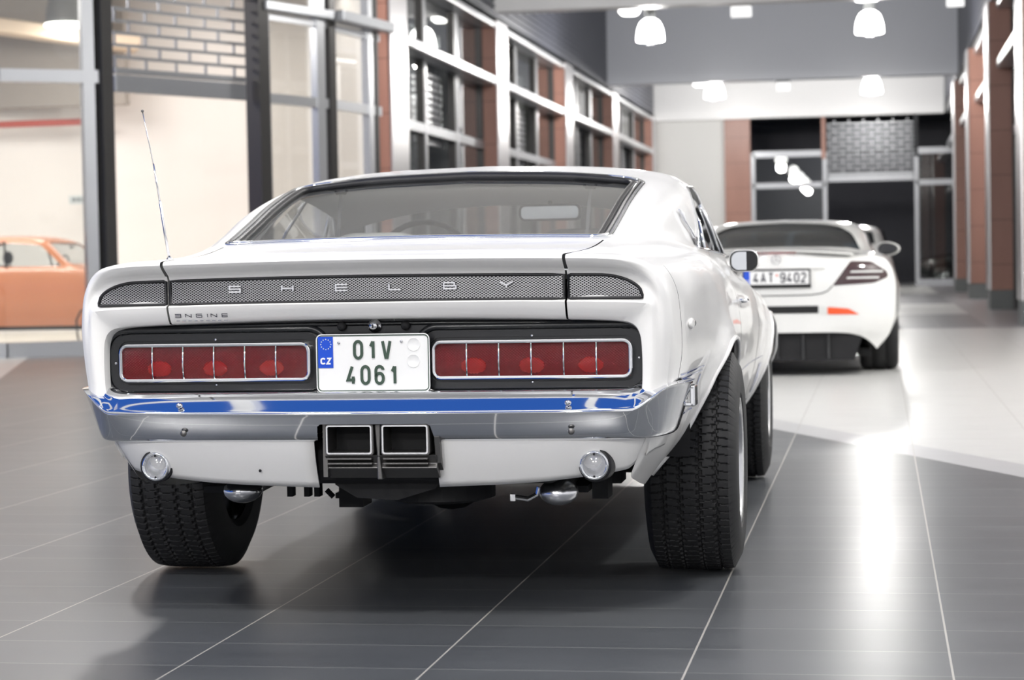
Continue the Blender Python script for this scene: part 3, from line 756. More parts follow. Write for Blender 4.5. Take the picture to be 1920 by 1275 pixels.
SIDEW = rounded([(.50,.985),(1.86,.958),(1.50,1.150),(1.31,1.212),(1.02,1.206),(.88,1.165)], [.02,.02,.05,.05,.04,.05])
WSCR = rounded([(-.68,.985),(.68,.985),(.575,1.238),(.30,1.262),(-.30,1.262),(-.575,1.238)], .05)
def sidef(s): return lambda c: c.x*s > .5
body = full.copy()
for s in (1, -1):
    for (cy_, cz_), rr in FB_ARCH:
        pol = [(cy_+rr*math.cos(a), cz_+rr*math.sin(a)) for a in np.linspace(-.15, PI+.15, 40)]+[(cy_-rr*.95, -.2), (cy_+rr*.95, -.2)]
        clip(body, pol, (1, 2), sidef(s))
    clip(body, SIDEW, (1, 2), lambda c, s=s: c.x*s > .45 and c.z > .9)
clip(body, REARW, (0, 1), lambda c: c.z > .98)
clip(body, WSCR, (0, 2), lambda c: c.y > 1.25 and c.z > .95 and c.y < 2.0)
# door seams, boot seams: narrow gaps
for s in (1, -1):
    clip(body, [(-.893, .62), (-.889, .62), (-.889, .935), (-.893, .935)], (1, 2), sidef(s))
    for yd in (.86, 1.98):
        clip(body, [(yd-.006, .30), (yd+.006, .30), (yd-.02+.006, .98), (yd-.02-.006, .98)], (1, 2), sidef(s))
    clip(body, [(s*.5425-.0028, .78), (s*.5425+.0028, .78), (s*.5425+.0028, 1.02), (s*.5425-.0028, 1.02)], (0, 2), lambda c: c.y < -1.0)
    clip(body, [(s*.5425-.0028, -1.2), (s*.5425+.0028, -1.2), (s*.565+.0028, -.42), (s*.565-.0028, -.42)], (0, 1), lambda c: c.z > .93 and c.y < -.42)
B = from_bm('body', body, 'paint', CAR, True, 42)
def part(mb, name, m, par=None, **k): return mb.build(name, m, CAR if par is None else par, **k)
# glass and its bright surrounds
def pane_from(poly, ax, flt, name, off, m):
    b = full.copy(); clip(b, poly, ax, flt, True)
    for v in b.verts: v.co += Vector(off)
    return from_bm(name, b, m, CAR, True)
def dense(poly, step=.02):
    out = []
    for i in range(len(poly)):
        a = np.array(poly[i], float); b = np.array(poly[(i+1) % len(poly)], float); n = max(1, int(np.linalg.norm(b-a)/step))
        for j in range(n): out.append(a+(b-a)*j/n)
    return out
rg = pane_from(REARW, (0, 1), lambda c: c.z > .98, 'rear_window', (0, 0, -.012), 'car_glass')
def offs(poly, d):
    c = np.mean(np.array(poly), axis=0); out = []
    P = [np.array(p, float) for p in poly]; n = len(P)
    for i in range(n):
        a, b = P[i-1], P[(i+1) % n]; t = b-a; t /= np.linalg.norm(t)+1e-9; nn = np.array([t[1], -t[0]])
        out.append(P[i]+nn*d)
    return out
ring_ = dense(REARW)
part(MB().tube([on_top(*p, .004) for p in offs(ring_, .012)], .0075, 8, True), 'window_trim', 'chrome', rg, smooth=True)
part(MB().tube([on_top(*p, .003) for p in offs(ring_, .026)], .004, 6, True), 'window_trim', 'chrome', rg, smooth=True)
part(MB().tube([on_top(*p, -.004) for p in offs(ring_, -.008)], .012, 6, True), 'gasket', 'rubber_trim', rg, smooth=True)
part(MB().tube([on_top(x, .585-.19*x*x, -.006) for x in np.linspace(-.52, .52, 20)], [.004]+[.017]*18+[.004], 8), 'gasket', 'rubber_trim', rg, smooth=True)
for s in (1, -1):
    gl = pane_from(SIDEW, (1, 2), lambda c, s=s: c.x*s > .45 and c.z > .9, 'side_window', (-s*.018, 0, 0), 'car_glass')
    rr_ = dense(SIDEW, .03)
    part(MB().tube([on_side(p[0], p[1], s, .003) for p in rr_], .0048, 6, True), 'drip_rail', 'chrome', gl, smooth=True)
    part(MB().tube([on_side(.86, .985, s, -.012), on_side(.93, 1.07, s, -.012), on_side(1.04, 1.19, s, -.012)], .0065, 6), 'window_frame', 'chrome', gl, smooth=True)
    part(MB().tube([on_side(1.56, .97, s, -.012), on_side(1.50, 1.06, s, -.012), on_side(1.44, 1.15, s, -.012)], .008, 6), 'window_frame', 'chrome', gl, smooth=True)
ws = pane_from(WSCR, (0, 2), lambda c: c.y > 1.25 and c.z > .95 and c.y < 2.0, 'windscreen', (0, -.012, 0), 'car_glass')
part(MB().tube([on_front(p[0], p[1], .003) for p in dense(WSCR, .04)], .007, 6, True), 'window_trim', 'chrome', ws, smooth=True)
# arch lips
for s in (1, -1):
    for k, ((cy_, cz_), rr) in enumerate(FB_ARCH):
        pts = []
        for a in np.linspace(-.02, PI+.10, 40):
            try: pts.append(on_side(cy_+rr*1.004*math.cos(a), cz_+rr*1.004*math.sin(a), s, .001))
            except Exception: pass
        part(MB().tube(pts, .0075, 6), 'wheel_arch_lip', 'paint', smooth=True)
        mb = MB(); V = []
        for a in np.linspace(.10, PI-.12, 24):
            for x in (.44, .80): V.append((s*x, cy_+(rr+.012)*math.cos(a), cz_+(rr+.012)*math.sin(a)))
        mb.add(V, [(2*i, 2*i+1, 2*i+3, 2*i+2) for i in range(23)])
        mb.add([(s*.44, cy_, cz_)]+[V[2*i] for i in range(24)], [(0, i+1, i+2) for i in range(23)])
        part(mb, 'wheel_housing', 'matt_black')
# ---- black tail panel with moulded pockets
part(MB().prism(rounded([(-.745, .590), (.745, .590), (.750, .70), (.742, .775), (.70, .800), (.30, .812), (-.30, .812), (-.70, .800), (-.742, .775), (-.750, .70)], .03), (0, -.992, 0), (1, 0, 0), (0, 0, 1), (0, .03, 0)), 'tail_panel', 'satin_black')
panel = [o for o in CAR.children if o.name.startswith('tail_panel')][0]
LX = .436
for s in (1, -1):
    cx_ = s*LX+.004
    part(MB().tube([(cx_+a, -.992, .697+b) for a, b in rrect(.625, .175, .055, 8)], .010, 8, True), 'moulding', 'satin_black', panel, smooth=True)
    part(MB().ring(rrect(.600, .152, .048, 8), rrect(.556, .118, .03, 8), (cx_, -.992, .697), (1, 0, 0), (0, 0, 1), (0, -.006, 0)), 'lamp_surround', 'satin_black', panel)
part(MB().tube([(-.70, -.992, .770), (-.66, -.992, .790), (-.2, -.992, .795), (.2, -.992, .795), (.66, -.992, .790), (.70, -.992, .770)], .006, 6), 'moulding', 'satin_black', panel, smooth=True)
# ---- tail lamps
def tail_lamp(s):
    cx_, cz_ = s*LX+.004, .697
    t = MB(); t.prism(rrect(.520, .086, .016, 5), (cx_, -1.006, cz_), (1, 0, 0), (0, 0, 1), (0, .004, 0))
    # domed lens strip, six fields
    V = []; F = []; nx, nz = 96, 14
    for i in range(nx+1):
        for j in range(nz+1):
            x = (i/nx-.5)*.522; z = (j/nz-.5)*.088
            rib = .0011*(math.cos(2*PI*x/.0075)) if False else 0
            V.append((cx_+x, -1.010-.006*(1-(2*j/nz-1)**2)-.002*(1-(2*i/nx-1)**8)+rib, cz_+z))
    for i in range(nx):
        for j in range(nz):
            a = i*(nz+1)+j; F.append((a, a+nz+1, a+nz+2, a+1))
    lens = mesh('tail_lamp', V, F, 'lens_red', CAR, True)
    tag(lens)
    part(MB().ring(rrect(.540, .104, .026, 6), rrect(.518, .084, .014, 6), (cx_, -.990, cz_), (1, 0, 0), (0, 0, 1), (0, -.030, 0)), 'bezel', 'chrome', lens, bevel=.003)
    for k in range(1, 6):
        x = cx_+(k/6-.5)*.522
        part(MB().tube([(x, -1.017, cz_-.043), (x, -1.0225, cz_), (x, -1.017, cz_+.043)], .0026, 6), 'divider', 'chrome', lens, smooth=True)
    # reflector bowls behind the lens, coloured orange as painted glow spots
    bk = MB(); bk.box(cx_-.262, cx_+.262, -.996, -.994, cz_-.046, cz_+.046); part(bk, 'back_plate', 'lens_dark_red', lens)
    for k in range(3):
        x = cx_+(k-1)*.158
        part(MB().sphere((x, -1.001, cz_-.016), .018, 10, (1.9, .22, 1.15)), 'glow_reflector', 'reflector', lens, smooth=True)
    for a, b in ((0, .061), (0, -.061), (-.285, 0), (.285, 0)):
        part(MB().sphere((cx_+a, -.999, cz_+b), .0042, 6, (1, .8, 1)), 'screw', 'chrome_soft', lens, smooth=True)
tail_lamp(-1); tail_lamp(1)
# ---- number plate
PX, PZ, PY = .0145, .6925, -1.036
pl = MB().prism(rrect(.309, .152, .014, 5, PX, PZ), (0, PY, 0), (1, 0, 0), (0, 0, 1), (0, .004, 0)).build('number_plate', 'plate_white', CAR)
part(MB().prism(rrect(.26, .10, .01, 3, PX, PZ), (0, PY+.004, 0), (1, 0, 0), (0, 0, 1), (0, .040, 0)), 'plate_bracket', 'matt_black', pl)
part(MB().ring(rrect(.307, .150, .013, 5, PX, PZ), rrect(.300, .143, .010, 5, PX, PZ), (0, PY, 0), (1, 0, 0), (0, 0, 1), (0, -.0012, 0)), 'plate_rim', 'plate_green', pl)
part(MB().ring(rrect(.311, .154, .015, 5, PX, PZ), rrect(.306, .149, .013, 5, PX, PZ), (0, PY, 0), (1, 0, 0), (0, 0, 1), (0, -.002, 0)), 'plate_edge', 'plate_white', pl)
s_ = .309/1600  # metres per pixel of the enlarged plate
def pp(px, py): return (PX-.1545+(px-100)*s_, PY-.0002, PZ+.076-(py-262)*s_*.955)
band = MB().prism([(0, 0), (215*s_, 0), (215*s_, 448*s_*.955), (0, 448*s_*.955)], pp(122, 740), (1, 0, 0), (0, 0, 1), (0, -.0012, 0)).build('eu_band', 'plate_blue', pl)
for k in range(12):
    a = 2*PI*k/12; c_ = pp(236+72*math.cos(a), 402+72*math.sin(a))
    part(MB().prism([(.0021*math.cos(q*PI/5+PI/2)*(1 if q % 2 == 0 else .45), .0021*math.sin(q*PI/5+PI/2)*(1 if q % 2 == 0 else .45)) for q in range(10)], (c_[0], PY-.0012, c_[2]), (1, 0, 0), (0, 0, 1), (0, -.0008, 0)), 'star', 'star_yellow', pl)
def glyph(ch, x0, x1, y0, y1, t, m, par, name='character', depth=.0015):
    o = pp(x0, y1); q = pp(x1, y0)
    return letter(ch, q[0]-o[0]-t, q[2]-o[2]-t, t, (o[0]+t/2, PY-.0010, o[2]+t/2), (1, 0, 0), (0, 0, 1), (0, -1, 0), depth).build(name, m, par)
glyph('C', 155, 232, 592, 690, .0042, 'plate_white', pl); glyph('Z', 240, 310, 592, 690, .0042, 'plate_white', pl)
T_ = .0078
for ch, x0, x1, y0, y1 in (('0', 622, 766, 342, 625), ('1', 838, 950, 342, 625), ('V', 1022, 1168, 342, 625), ('4', 520, 664, 702, 990), ('0', 720, 864, 702, 990), ('6', 920, 1064, 702, 990), ('1', 1138, 1250, 702, 990)):
    glyph(ch, x0, x1, y0, y1, T_, 'plate_green', pl)
for x, y in ((1480, 415), (1472, 650)):
    c_ = pp(x, y); part(MB().lathe([(.001, .0004), (.0160, .0004), (.0168, .0010), (.0178, .0010), (.0180, 0)], (c_[0], PY, c_[2]), (0, -1, 0), 28), 'round_sticker', 'plate_white', pl, smooth=True)
for x, y in ((420, 383), (1308, 370)):
    c_ = pp(x, y); part(MB().lathe([(.001, .003), (.003, .0028), (.0045, .001), (.0045, 0)], (c_[0], PY, c_[2]), (0, -1, 0), 16), 'plate_screw', 'chrome_soft', pl, smooth=True)
# lock and rubber stops above the plate
lk = MB().lathe([(.001, .020), (.0095, .020), (.012, .016), (.012, .0), (.018, 0), (.018, -.004)], (.013, -1.002, .789), (0, -1, 0), 24).build('boot_lock', 'chrome_soft', CAR, True)
part(MB().box(.0115, .0145, -1.0235, -1.0215, .784, .794), 'keyhole', 'matt_black', lk)
for x in (-.078, .098): part(MB().lathe([(.001, .016), (.009, .014), (.0125, .004), (.0125, 0)], (x, -1.0, .789), (0, -1, 0), 20), 'rubber_stop', 'rubber', smooth=True)
# ---- mesh grilles in the tail and the badge letters
def mesh_material():
    m = mat('diamond_mesh', (.5, .5, .5), .3, metal=.85); g = NT(m); v, o = g.xyz()
    a = g.math('DIVIDE', o[0], .0105); b = g.math('DIVIDE', o[2], .0066)
    p = g.math('ABSOLUTE', g.math('SUBTRACT', g.math('FRACT', g.math('ADD', g.math('ADD', a, b), 100)), .5))
    q = g.math('ABSOLUTE', g.math('SUBTRACT', g.math('FRACT', g.math('ADD', g.math('SUBTRACT', a, b), 100)), .5))
    wire = g.math('GREATER_THAN', g.math('MAXIMUM', p, q), .37)
    g.l(g.mix(wire, (.008, .008, .009), (.62, .62, .63)), g.b.inputs['Base Color']); g.l(wire, g.b.inputs['Metallic'])
    g.bump(wire, .5, .002); return m
M['mesh'] = mesh_material()
def mesh_strip(x0, x1, name, end=0):
    n = 36; top, bot = [], []
    for i in range(n+1):
        x = x0+(x1-x0)*i/n; t = abs(x); zt = .9215-.0095*(t/.75)**2; zb = .8575-.003*(t/.75)
        if end:
            e0 = .630; e1 = .742
            if t > e0: zt = zb+.006+(zt-zb-.006)*math.sqrt(max(0, 1-((t-e0)/(e1-e0))**2))
        top.append((x, zt)); bot.append((x, zb))
    yb = lambda x: -1.0615+.012*(abs(x)/.75)**3
    V = [(x, yb(x), z) for x, z in top]+[(x, yb(x), z) for x, z in bot]; F = [(i, i+1, n+2+i, n+1+i) for i in range(n)]
    o = mesh(name, V, F, 'mesh', CAR)
    loop = top+bot[::-1]
    part(MB().tube([(x, yb(x)-.002, z) for x, z in loop], .0042, 6, True), 'grille_border', 'rubber_trim', o, smooth=True)
    return o
mesh_strip(-.742, -.549, 'mesh_grille', 1); mg = mesh_strip(-.537, .537, 'mesh_grille'); mesh_strip(.549, .742, 'mesh_grille', 1)
for ch, x in zip('SHELBY', (-.370, -.2245, -.0765, .0686, .2167, .369)):
    letter(ch, .034, .0155, .0042, (x, -1.066, .885), (1, 0, 0), (0, 0, 1), (0, -1, 0), .006).build('badge_letter', 'badge', mg, bevel=.001)
dec = None
for k, (ch, wd) in enumerate(zip('3NgINE', (.017, .0175, .0165, .006, .0175, .0165))):
    x = -.524+[0, .0235, .0485, .072, .082, .107][k]*1.22
    o = on_back(x+wd/2, .824, .0006); o[0] = x; o[2] = .8205
    q = letter(ch, wd, .0085, .0016, o, (1, 0, 0), (0, -.25, .97), (0, -1, -.2), .0006).build('decal_letter', 'ink_dark', CAR)
for k in range(9):
    x = -.523+.0165*k; o = on_back(x+.005, .811, .0005)
    part(MB().box(x, x+.009, o[1]-.0008, o[1], .8095, .8125), 'decal_line', 'pale_ink')
# ---- chrome bumper
def path(hw, ends, n=60):
    """plan curve of the tail: list of (x, y), left to right"""
    half = pchip(np.arange(len(ends)), np.array(ends), np.linspace(0, len(ends)-1, n))
    half = [(x*hw, y) for x, y in half]
    return [(-x, y) for x, y in half[::-1]][:-1]+half
BP = path(1.0, [(0, -1.100), (.30, -1.097), (.55, -1.086), (.69, -1.066), (.762, -1.032), (.803, -.978), (.824, -.915), (.835, -.850), (.836, -.790), (.815, -.725)])
def sweep(P, prof, name, m, zoff=None, taper=None):
    V = []; F = []; k = len(prof); n = len(P)
    for i in range(n):
        a = np.array(P[max(i-1, 0)]); b = np.array(P[min(i+1, n-1)]); t = (b-a)/np.linalg.norm(b-a); nrm = np.array([t[1], -t[0]])
        for d, z in prof:
            tz = taper(i/(n-1)) if taper else 1
            q = np.array(P[i])+nrm*d; V.append((q[0], q[1], z+(zoff(P[i][0], z) if zoff else 0)))
    for i in range(n-1):
        for j in range(k): F.append((i*k+j, i*k+(j+1) % k, (i+1)*k+(j+1) % k, (i+1)*k+j))
    F += [tuple(range(k)), tuple(range((n-1)*k+k-1, (n-1)*k-1, -1))]
    return MB().add(V, F)
prof = [(-.085, .600), (-.060, .616), (-.040, .6195), (-.030, .6180), (-.020, .6100), (-.004, .5940), (.012, .5760), (.018, .5690), (.0195, .5640), (.0175, .5590), (.010, .5450), (-.004, .5220), (-.020, .5010), (-.032, .4910), (-.050, .4860), (-.085, .486)]
q_ = pchip(np.arange(len(prof)), np.array(prof), np.linspace(0, len(prof)-1, 61))
def bump_lift(x, z):
    t = min(1, max(0, (abs(x)-.70)/.105)); t = t*t*(3-2*t)
    return t*.9*max(0, .634-z)*min(1, max(0, (z-.49)/.065))+.010*t*(1 if z > .6 else 0)
bump = part(sweep(BP, [tuple(p) for p in q_], 'bumper', 'chrome', bump_lift), 'bumper', 'chrome', smooth=True)
bb_ = bmesh.new(); bb_.from_mesh(bump.data)
for q in ([(-.118, .40), (.172, .40), (.172, .536), (-.118, .536)], [(-.150, .40), (-.118, .40), (-.118, .536), (-.126, .530)], [(.172, .40), (.204, .40), (.180, .530), (.172, .536)]):
    clip(bb_, q, (0, 2), lambda c: c.y < -1.0)
bb_.to_mesh(bump.data); bb_.free()
for x in (-.505, .548):
    part(MB().sphere((x, -1.102, .588), .009, 8, (1, .8, .8)), 'bumper_bolt', 'chrome', bump, smooth=True)
    part(MB().sphere((x+.005, -1.088, .513), .009, 8, (1, .7, 1)), 'bumper_bolt', 'cast', bump, smooth=True)
for s in (1, -1):
    part(MB().box(*sorted((s*.815, s*.852)), -.80, -.725, .555, .565).box(*sorted((s*.815, s*.852)), -.80, -.725, .60, .61).box(*sorted((s*.840, s*.854)), -.80, -.72, .555, .61), 'end_bracket', 'chrome', bump, bevel=.003)
# ---- lower white valance with a gap for the exhaust
def valance(s):
    xs = np.concatenate([np.linspace(.0, .60, 16), np.linspace(.64, .76, 12)])
    x0 = .152 if s > 0 else .126
    P_ = [(x, y) for x, y in path(1.0, [(0, -1.058), (.30, -1.056), (.52, -1.046), (.655, -1.020), (.728, -.975), (.762, -.920), (.780, -.850), (.786, -.79)], 60) if x >= x0]
    V = []; F = []; rows = [0, .12, .3, .5, .7, .88, 1.0]
    for x, y in P_:
        zb = float(np.interp(x, [.0, .15, .35, .47, .585, .64, .70, .735, .77, .786], [.358, .360, .367, .374, .386, .392, .402, .428, .448, .45]))
        for f_ in rows:
            z = .502+(zb-.502)*f_; tk = .055*f_**1.6
            V.append((s*(x-tk*.35*(x/.786)**3), y+tk*.9*(1 if x < .745 else .4), z))
    k = len(rows)
    for i in range(len(P_)-1):
        for j in range(k-1): F.append((i*k+j, i*k+j+1, (i+1)*k+j+1, (i+1)*k+j))
    o = MB().add(V, F).build('valance', 'paint', CAR, True)
    md = o.modifiers.new('solid', 'SOLIDIFY'); md.thickness = .006; md.offset = -1
    return o
vl = valance(-1); vr = valance(1)
part(MB().sphere((-.305, -1.034, .408), .004, 6), 'valance_screw', 'matt_black', vl)
# reversing lamps
for s, cx_ in ((-1, -.603), (1, .604)):
    z = .419
    g_ = MB().lathe([(.046, -.050), (.046, -.004), (.043, .004), (.038, .002)], (cx_, -1.012, z), (-.16*s*-1*-1, -1, .0), 32).build('reversing_lamp', 'rubber_trim', CAR, True)
    part(MB().lathe([(.0405, -.03), (.0395, .010), (.036, .017), (.031, .015), (.030, .006)], (cx_, -1.012, z), (0, -1, 0), 32), 'lamp_bezel', 'chrome', g_, smooth=True)
    part(MB().lathe([(.001, .013), (.018, .0115), (.030, .006)], (cx_, -1.012, z), (0, -1, 0), 32), 'lamp_lens', 'lens_clear', g_, smooth=True)
    part(MB().lathe([(.004, -.016), (.018, -.010), (.031, .002)], (cx_, -1.012, z), (0, -1, 0), 32), 'reflector_bowl', 'silver_bowl', g_, smooth=True)
    for dz in (.029, -.029): part(MB().sphere((cx_, -1.026, z+dz), .003, 5), 'lens_screw', 'matt_black', g_)
# ---- twin centre exhaust outlet
ex = MB(); hx = .033
for cx_ in (-.0435, .1085):
    ex.ring(rrect(.132, .084, .008, 3), rrect(.116, .068, .004, 3), (cx_, -1.085, .494), (1, 0, 0), (0, 0, 1), (0, .10, 0))
EX = part(ex, 'exhaust_outlet', 'cast', bevel=.002)
for cx_ in (-.0435, .1085):
    part(MB().ring(rrect(.124, .076, .006, 3), rrect(.116, .068, .004, 3), (cx_, -1.089, .494), (1, 0, 0), (0, 0, 1), (0, .005, 0)), 'outlet_lip', 'chrome_soft', EX)
    part(MB().box(cx_-.06, cx_+.06, -.99, -.985, .456, .532), 'outlet_baffle', 'matt_black', EX)
    for k in range(2): part(MB().box(cx_-.060, cx_+.060, -1.088+.004*k, -1.02, .442-.013*k, .446-.013*k), 'outlet_rib', 'cast', EX)
part(MB().prism([(-1.082, .452), (-1.060, .430), (-1.070, .418), (-1.030, .388), (-1.0, .388), (-1.0, .452)], (-.112, 0, 0), (0, 1, 0), (0, 0, 1), (.302, 0, 0)), 'outlet_tray', 'cast', EX, bevel=.002)
part(MB().prism([(-1.06, .535), (-1.08, .50), (-1.06, .43), (-1.0, .385), (-1.0, .535)], (.186, 0, 0), (0, 1, 0), (0, 0, 1), (.014, 0, 0)), 'outlet_side', 'cast', EX)
part(MB().box(-.118, -.106, -1.075, -1.0, .395, .535), 'outlet_side', 'cast', EX)
part(MB().prism([(.024, .535), (.041, .535), (.038, .45), (.044, .388), (.030, .388), (.030, .45)], (0, -1.079, 0), (1, 0, 0), (0, 0, 1), (0, .05, 0)), 'centre_seam', 'cast', EX, bevel=.003)
# ---- underside
UN = part(MB().box(-.56, .56, -.50, 3.4, .345, .365), 'floor_pan', 'matt_black')
part(MB().box(-.50, .52, -.99, -.55, .365, .50), 'fuel_tank', 'matt_black', bevel=.04)
part(MB().prism([(-.13, .40), (.19, .40), (.16, .35), (.05, .318), (-.06, .325), (-.12, .36)], (0, -.94, 0), (1, 0, 0), (0, 0, 1), (0, .5, 0)), 'tank_well', 'matt_black')
ax_ = MB().tube([(-.70, 0, .335), (-.12, 0, .335), (.12, 0, .335), (.70, 0, .335)], .038, 12).build('rear_axle', 'matt_black', CAR, True)
part(MB().sphere((.03, -.02, .335), .15, 10, (.9, .9, 1)), 'differential', 'matt_black', ax_, smooth=True)
for s in (-1, 1):
    part(MB().box(s*.52-.03, s*.52+.03, -.75, .7, .318, .336), 'leaf_spring', 'matt_black', ax_)
    part(MB().box(s*.52-.045, s*.52+.045, -.07, .07, .27, .34), 'axle_clamp', 'matt_black', ax_)
part(MB().lathe([(.12, -.05), (.155, -.04), (.155, .04), (.12, .05)], (.13, -.72, .345), (0, 0, 1), 28), 'spare_well', 'matt_black')
part(MB().box(-.185, -.115, -.62, -.5, .262, .34).box(-.20, -.10, -.60, -.52, .285, .30).tube([(-.235, -.56, .305), (-.215, -.56, .285)], .008, 8), 'shock_mount', 'matt_black')
for x in (-.33, -.28, -.25): part(MB().box(x-.008, x+.008, -.62, -.58, .292, .33), 'bracket', 'matt_black')
for x, z in ((-.405, .338), (.485, .332)):
    p_ = part(MB().sphere((x, -.86, z), .045, 10, (1.2, 1.6, .8)), 'silencer', 'chrome_soft' if x < 0 else 'silver_bowl', smooth=True)
    part(MB().tube([(x, -.80, z), (x*.95, -.3, .36), (x*.8, .8, .30)], .03, 8), 'exhaust_pipe', 'cast', p_, smooth=True)
part(MB().tube([(.36, -.86, .318), (.40, -.86, .312), (.425, -.86, .325), (.43, -.86, .345)], .007, 8).box(.352, .366, -.87, -.85, .308, .326), 'tow_hook', 'chrome_soft')
part(MB().box(.555, .60, -.70, -.6, .295, .365), 'shock_mount', 'matt_black')
part(MB().box(-.70, .70, 3.44, 3.50, .17, .45), 'front_spoiler', 'satin_black')
part(MB().prism([(1.3, .36), (1.5, .22), (3.0, .20), (3.25, .36)], (-.32, 0, 0), (0, 1, 0), (0, 0, 1), (.64, 0, 0)), 'engine_sump', 'matt_black')
part(MB().tube([(0, 1.5, .30), (0, .1, .335)], .04, 10), 'drive_shaft', 'matt_black', smooth=True)
# ---- wheels
def tyre_mesh(R=.335, W=.262, name='tyre', par=None):
    """tread with four zig-zag grooves and lateral sipes"""
    prof = [(-.5*W+.012, .185), (-.5*W-.004, .205), (-.5*W-.010, .245), (-.5*W-.004, .285), (-.5*W+.010, .312)]
    nt = 720; xs_t = np.linspace(-.5*W+.018, .5*W-.018, 53); V = []; F = []
    left = prof; right = [(-x, r) for x, r in prof[::-1]]
    cols = [(x, r, 0) for x, r in left]+[(x, None, 1) for x in xs_t]+[(x, r, 0) for x, r in right]
    th = np.arange(nt)/nt*2*PI; rowsV = []
    gpos = [-.078, -.028, .028, .078]
    for x, r, tread in cols:
        if not tread: rr = np.full(nt, r)
        else:
            base = R-.010*(abs(x)/(.5*W))**4-.002
            ph = th*84/(2*PI)
            zig = .0035*np.sign(np.sin(ph*2*PI)); rr = np.full(nt, base)
            for gp in gpos: rr = np.where(np.abs(x-gp-zig) < .0052, base-.008, rr)
            k = sum(x > gp for gp in gpos); fr_ = (ph+.37*k+6*abs(x)*(1 if k % 2 else -1)) % 1.0
            wide = .13 if k in (0, 4) else .085
            rr = np.where((fr_ < wide), np.minimum(rr, base-.0045), rr)
        rowsV.append(np.stack([np.full(nt, x), rr*np.cos(th), rr*np.sin(th)], 1))
    A = np.stack(rowsV); c = len(cols)
    V = A.reshape(-1, 3); F = []
    for i in range(c-1):
        for j in range(nt): F.append((i*nt+j, i*nt+(j+1) % nt, (i+1)*nt+(j+1) % nt, (i+1)*nt+j))
    return mesh(name, V, F, 'rubber', par)
def make_wheel(loc, s, R, W, first=None):
    w_ = empty('wheel', loc, 0 if s > 0 else PI, CAR)
    if first is not None:
        for ch in list(first.children): dup(ch, parent=w_)
        return w_
    t = tyre_mesh(R, W, 'tyre', w_); auto(t, 30)
    hw = W/2
    MB().lathe([(.186, -hw+.02), (.176, -hw+.03), (.165, -hw+.06), (.160, 0), (.165, hw-.05), (.178, hw-.03), (.190, hw-.012), (.194, hw-.004), (.190, hw+.002), (.182, hw-.004), (.172, hw-.03), (.160, hw-.06)], axis=(1, 0, 0), n=64).build('rim', 'chrome_soft', w_, True)
    sp = MB()
    for k in range(10):
        a = 2*PI*k/10; d = np.array([0, math.cos(a), math.sin(a)])
        sp.bar(np.array([hw-.055, 0, 0])+d*.035, np.array([hw-.045, 0, 0])+d*.168, .026, .022, up=(1, 0, 0))
    sp.build('spokes', 'chrome_soft', w_, bevel=.004)
    MB().lathe([(.001, .012), (.03, .010), (.036, -.01), (.06, -.02), (.07, -.05)], (hw-.045, 0, 0), (1, 0, 0), 32).build('hub_cap', 'chrome_soft', w_, True)
    MB().lathe([(.02, -.03), (.13, -.03), (.13, -.018), (.02, -.018)], (0, 0, 0), (1, 0, 0), 40).build('brake_disc', 'cast', w_, True)
    return w_
W1 = make_wheel((.792, 0, .335), 1, .335, .262)
make_wheel((-.792, 0, .335), -1, .335, .262, W1)
make_wheel((.765, 2.743, .335), 1, .335, .262, W1)
make_wheel((-.765, 2.743, .335), -1, .335, .262, W1)
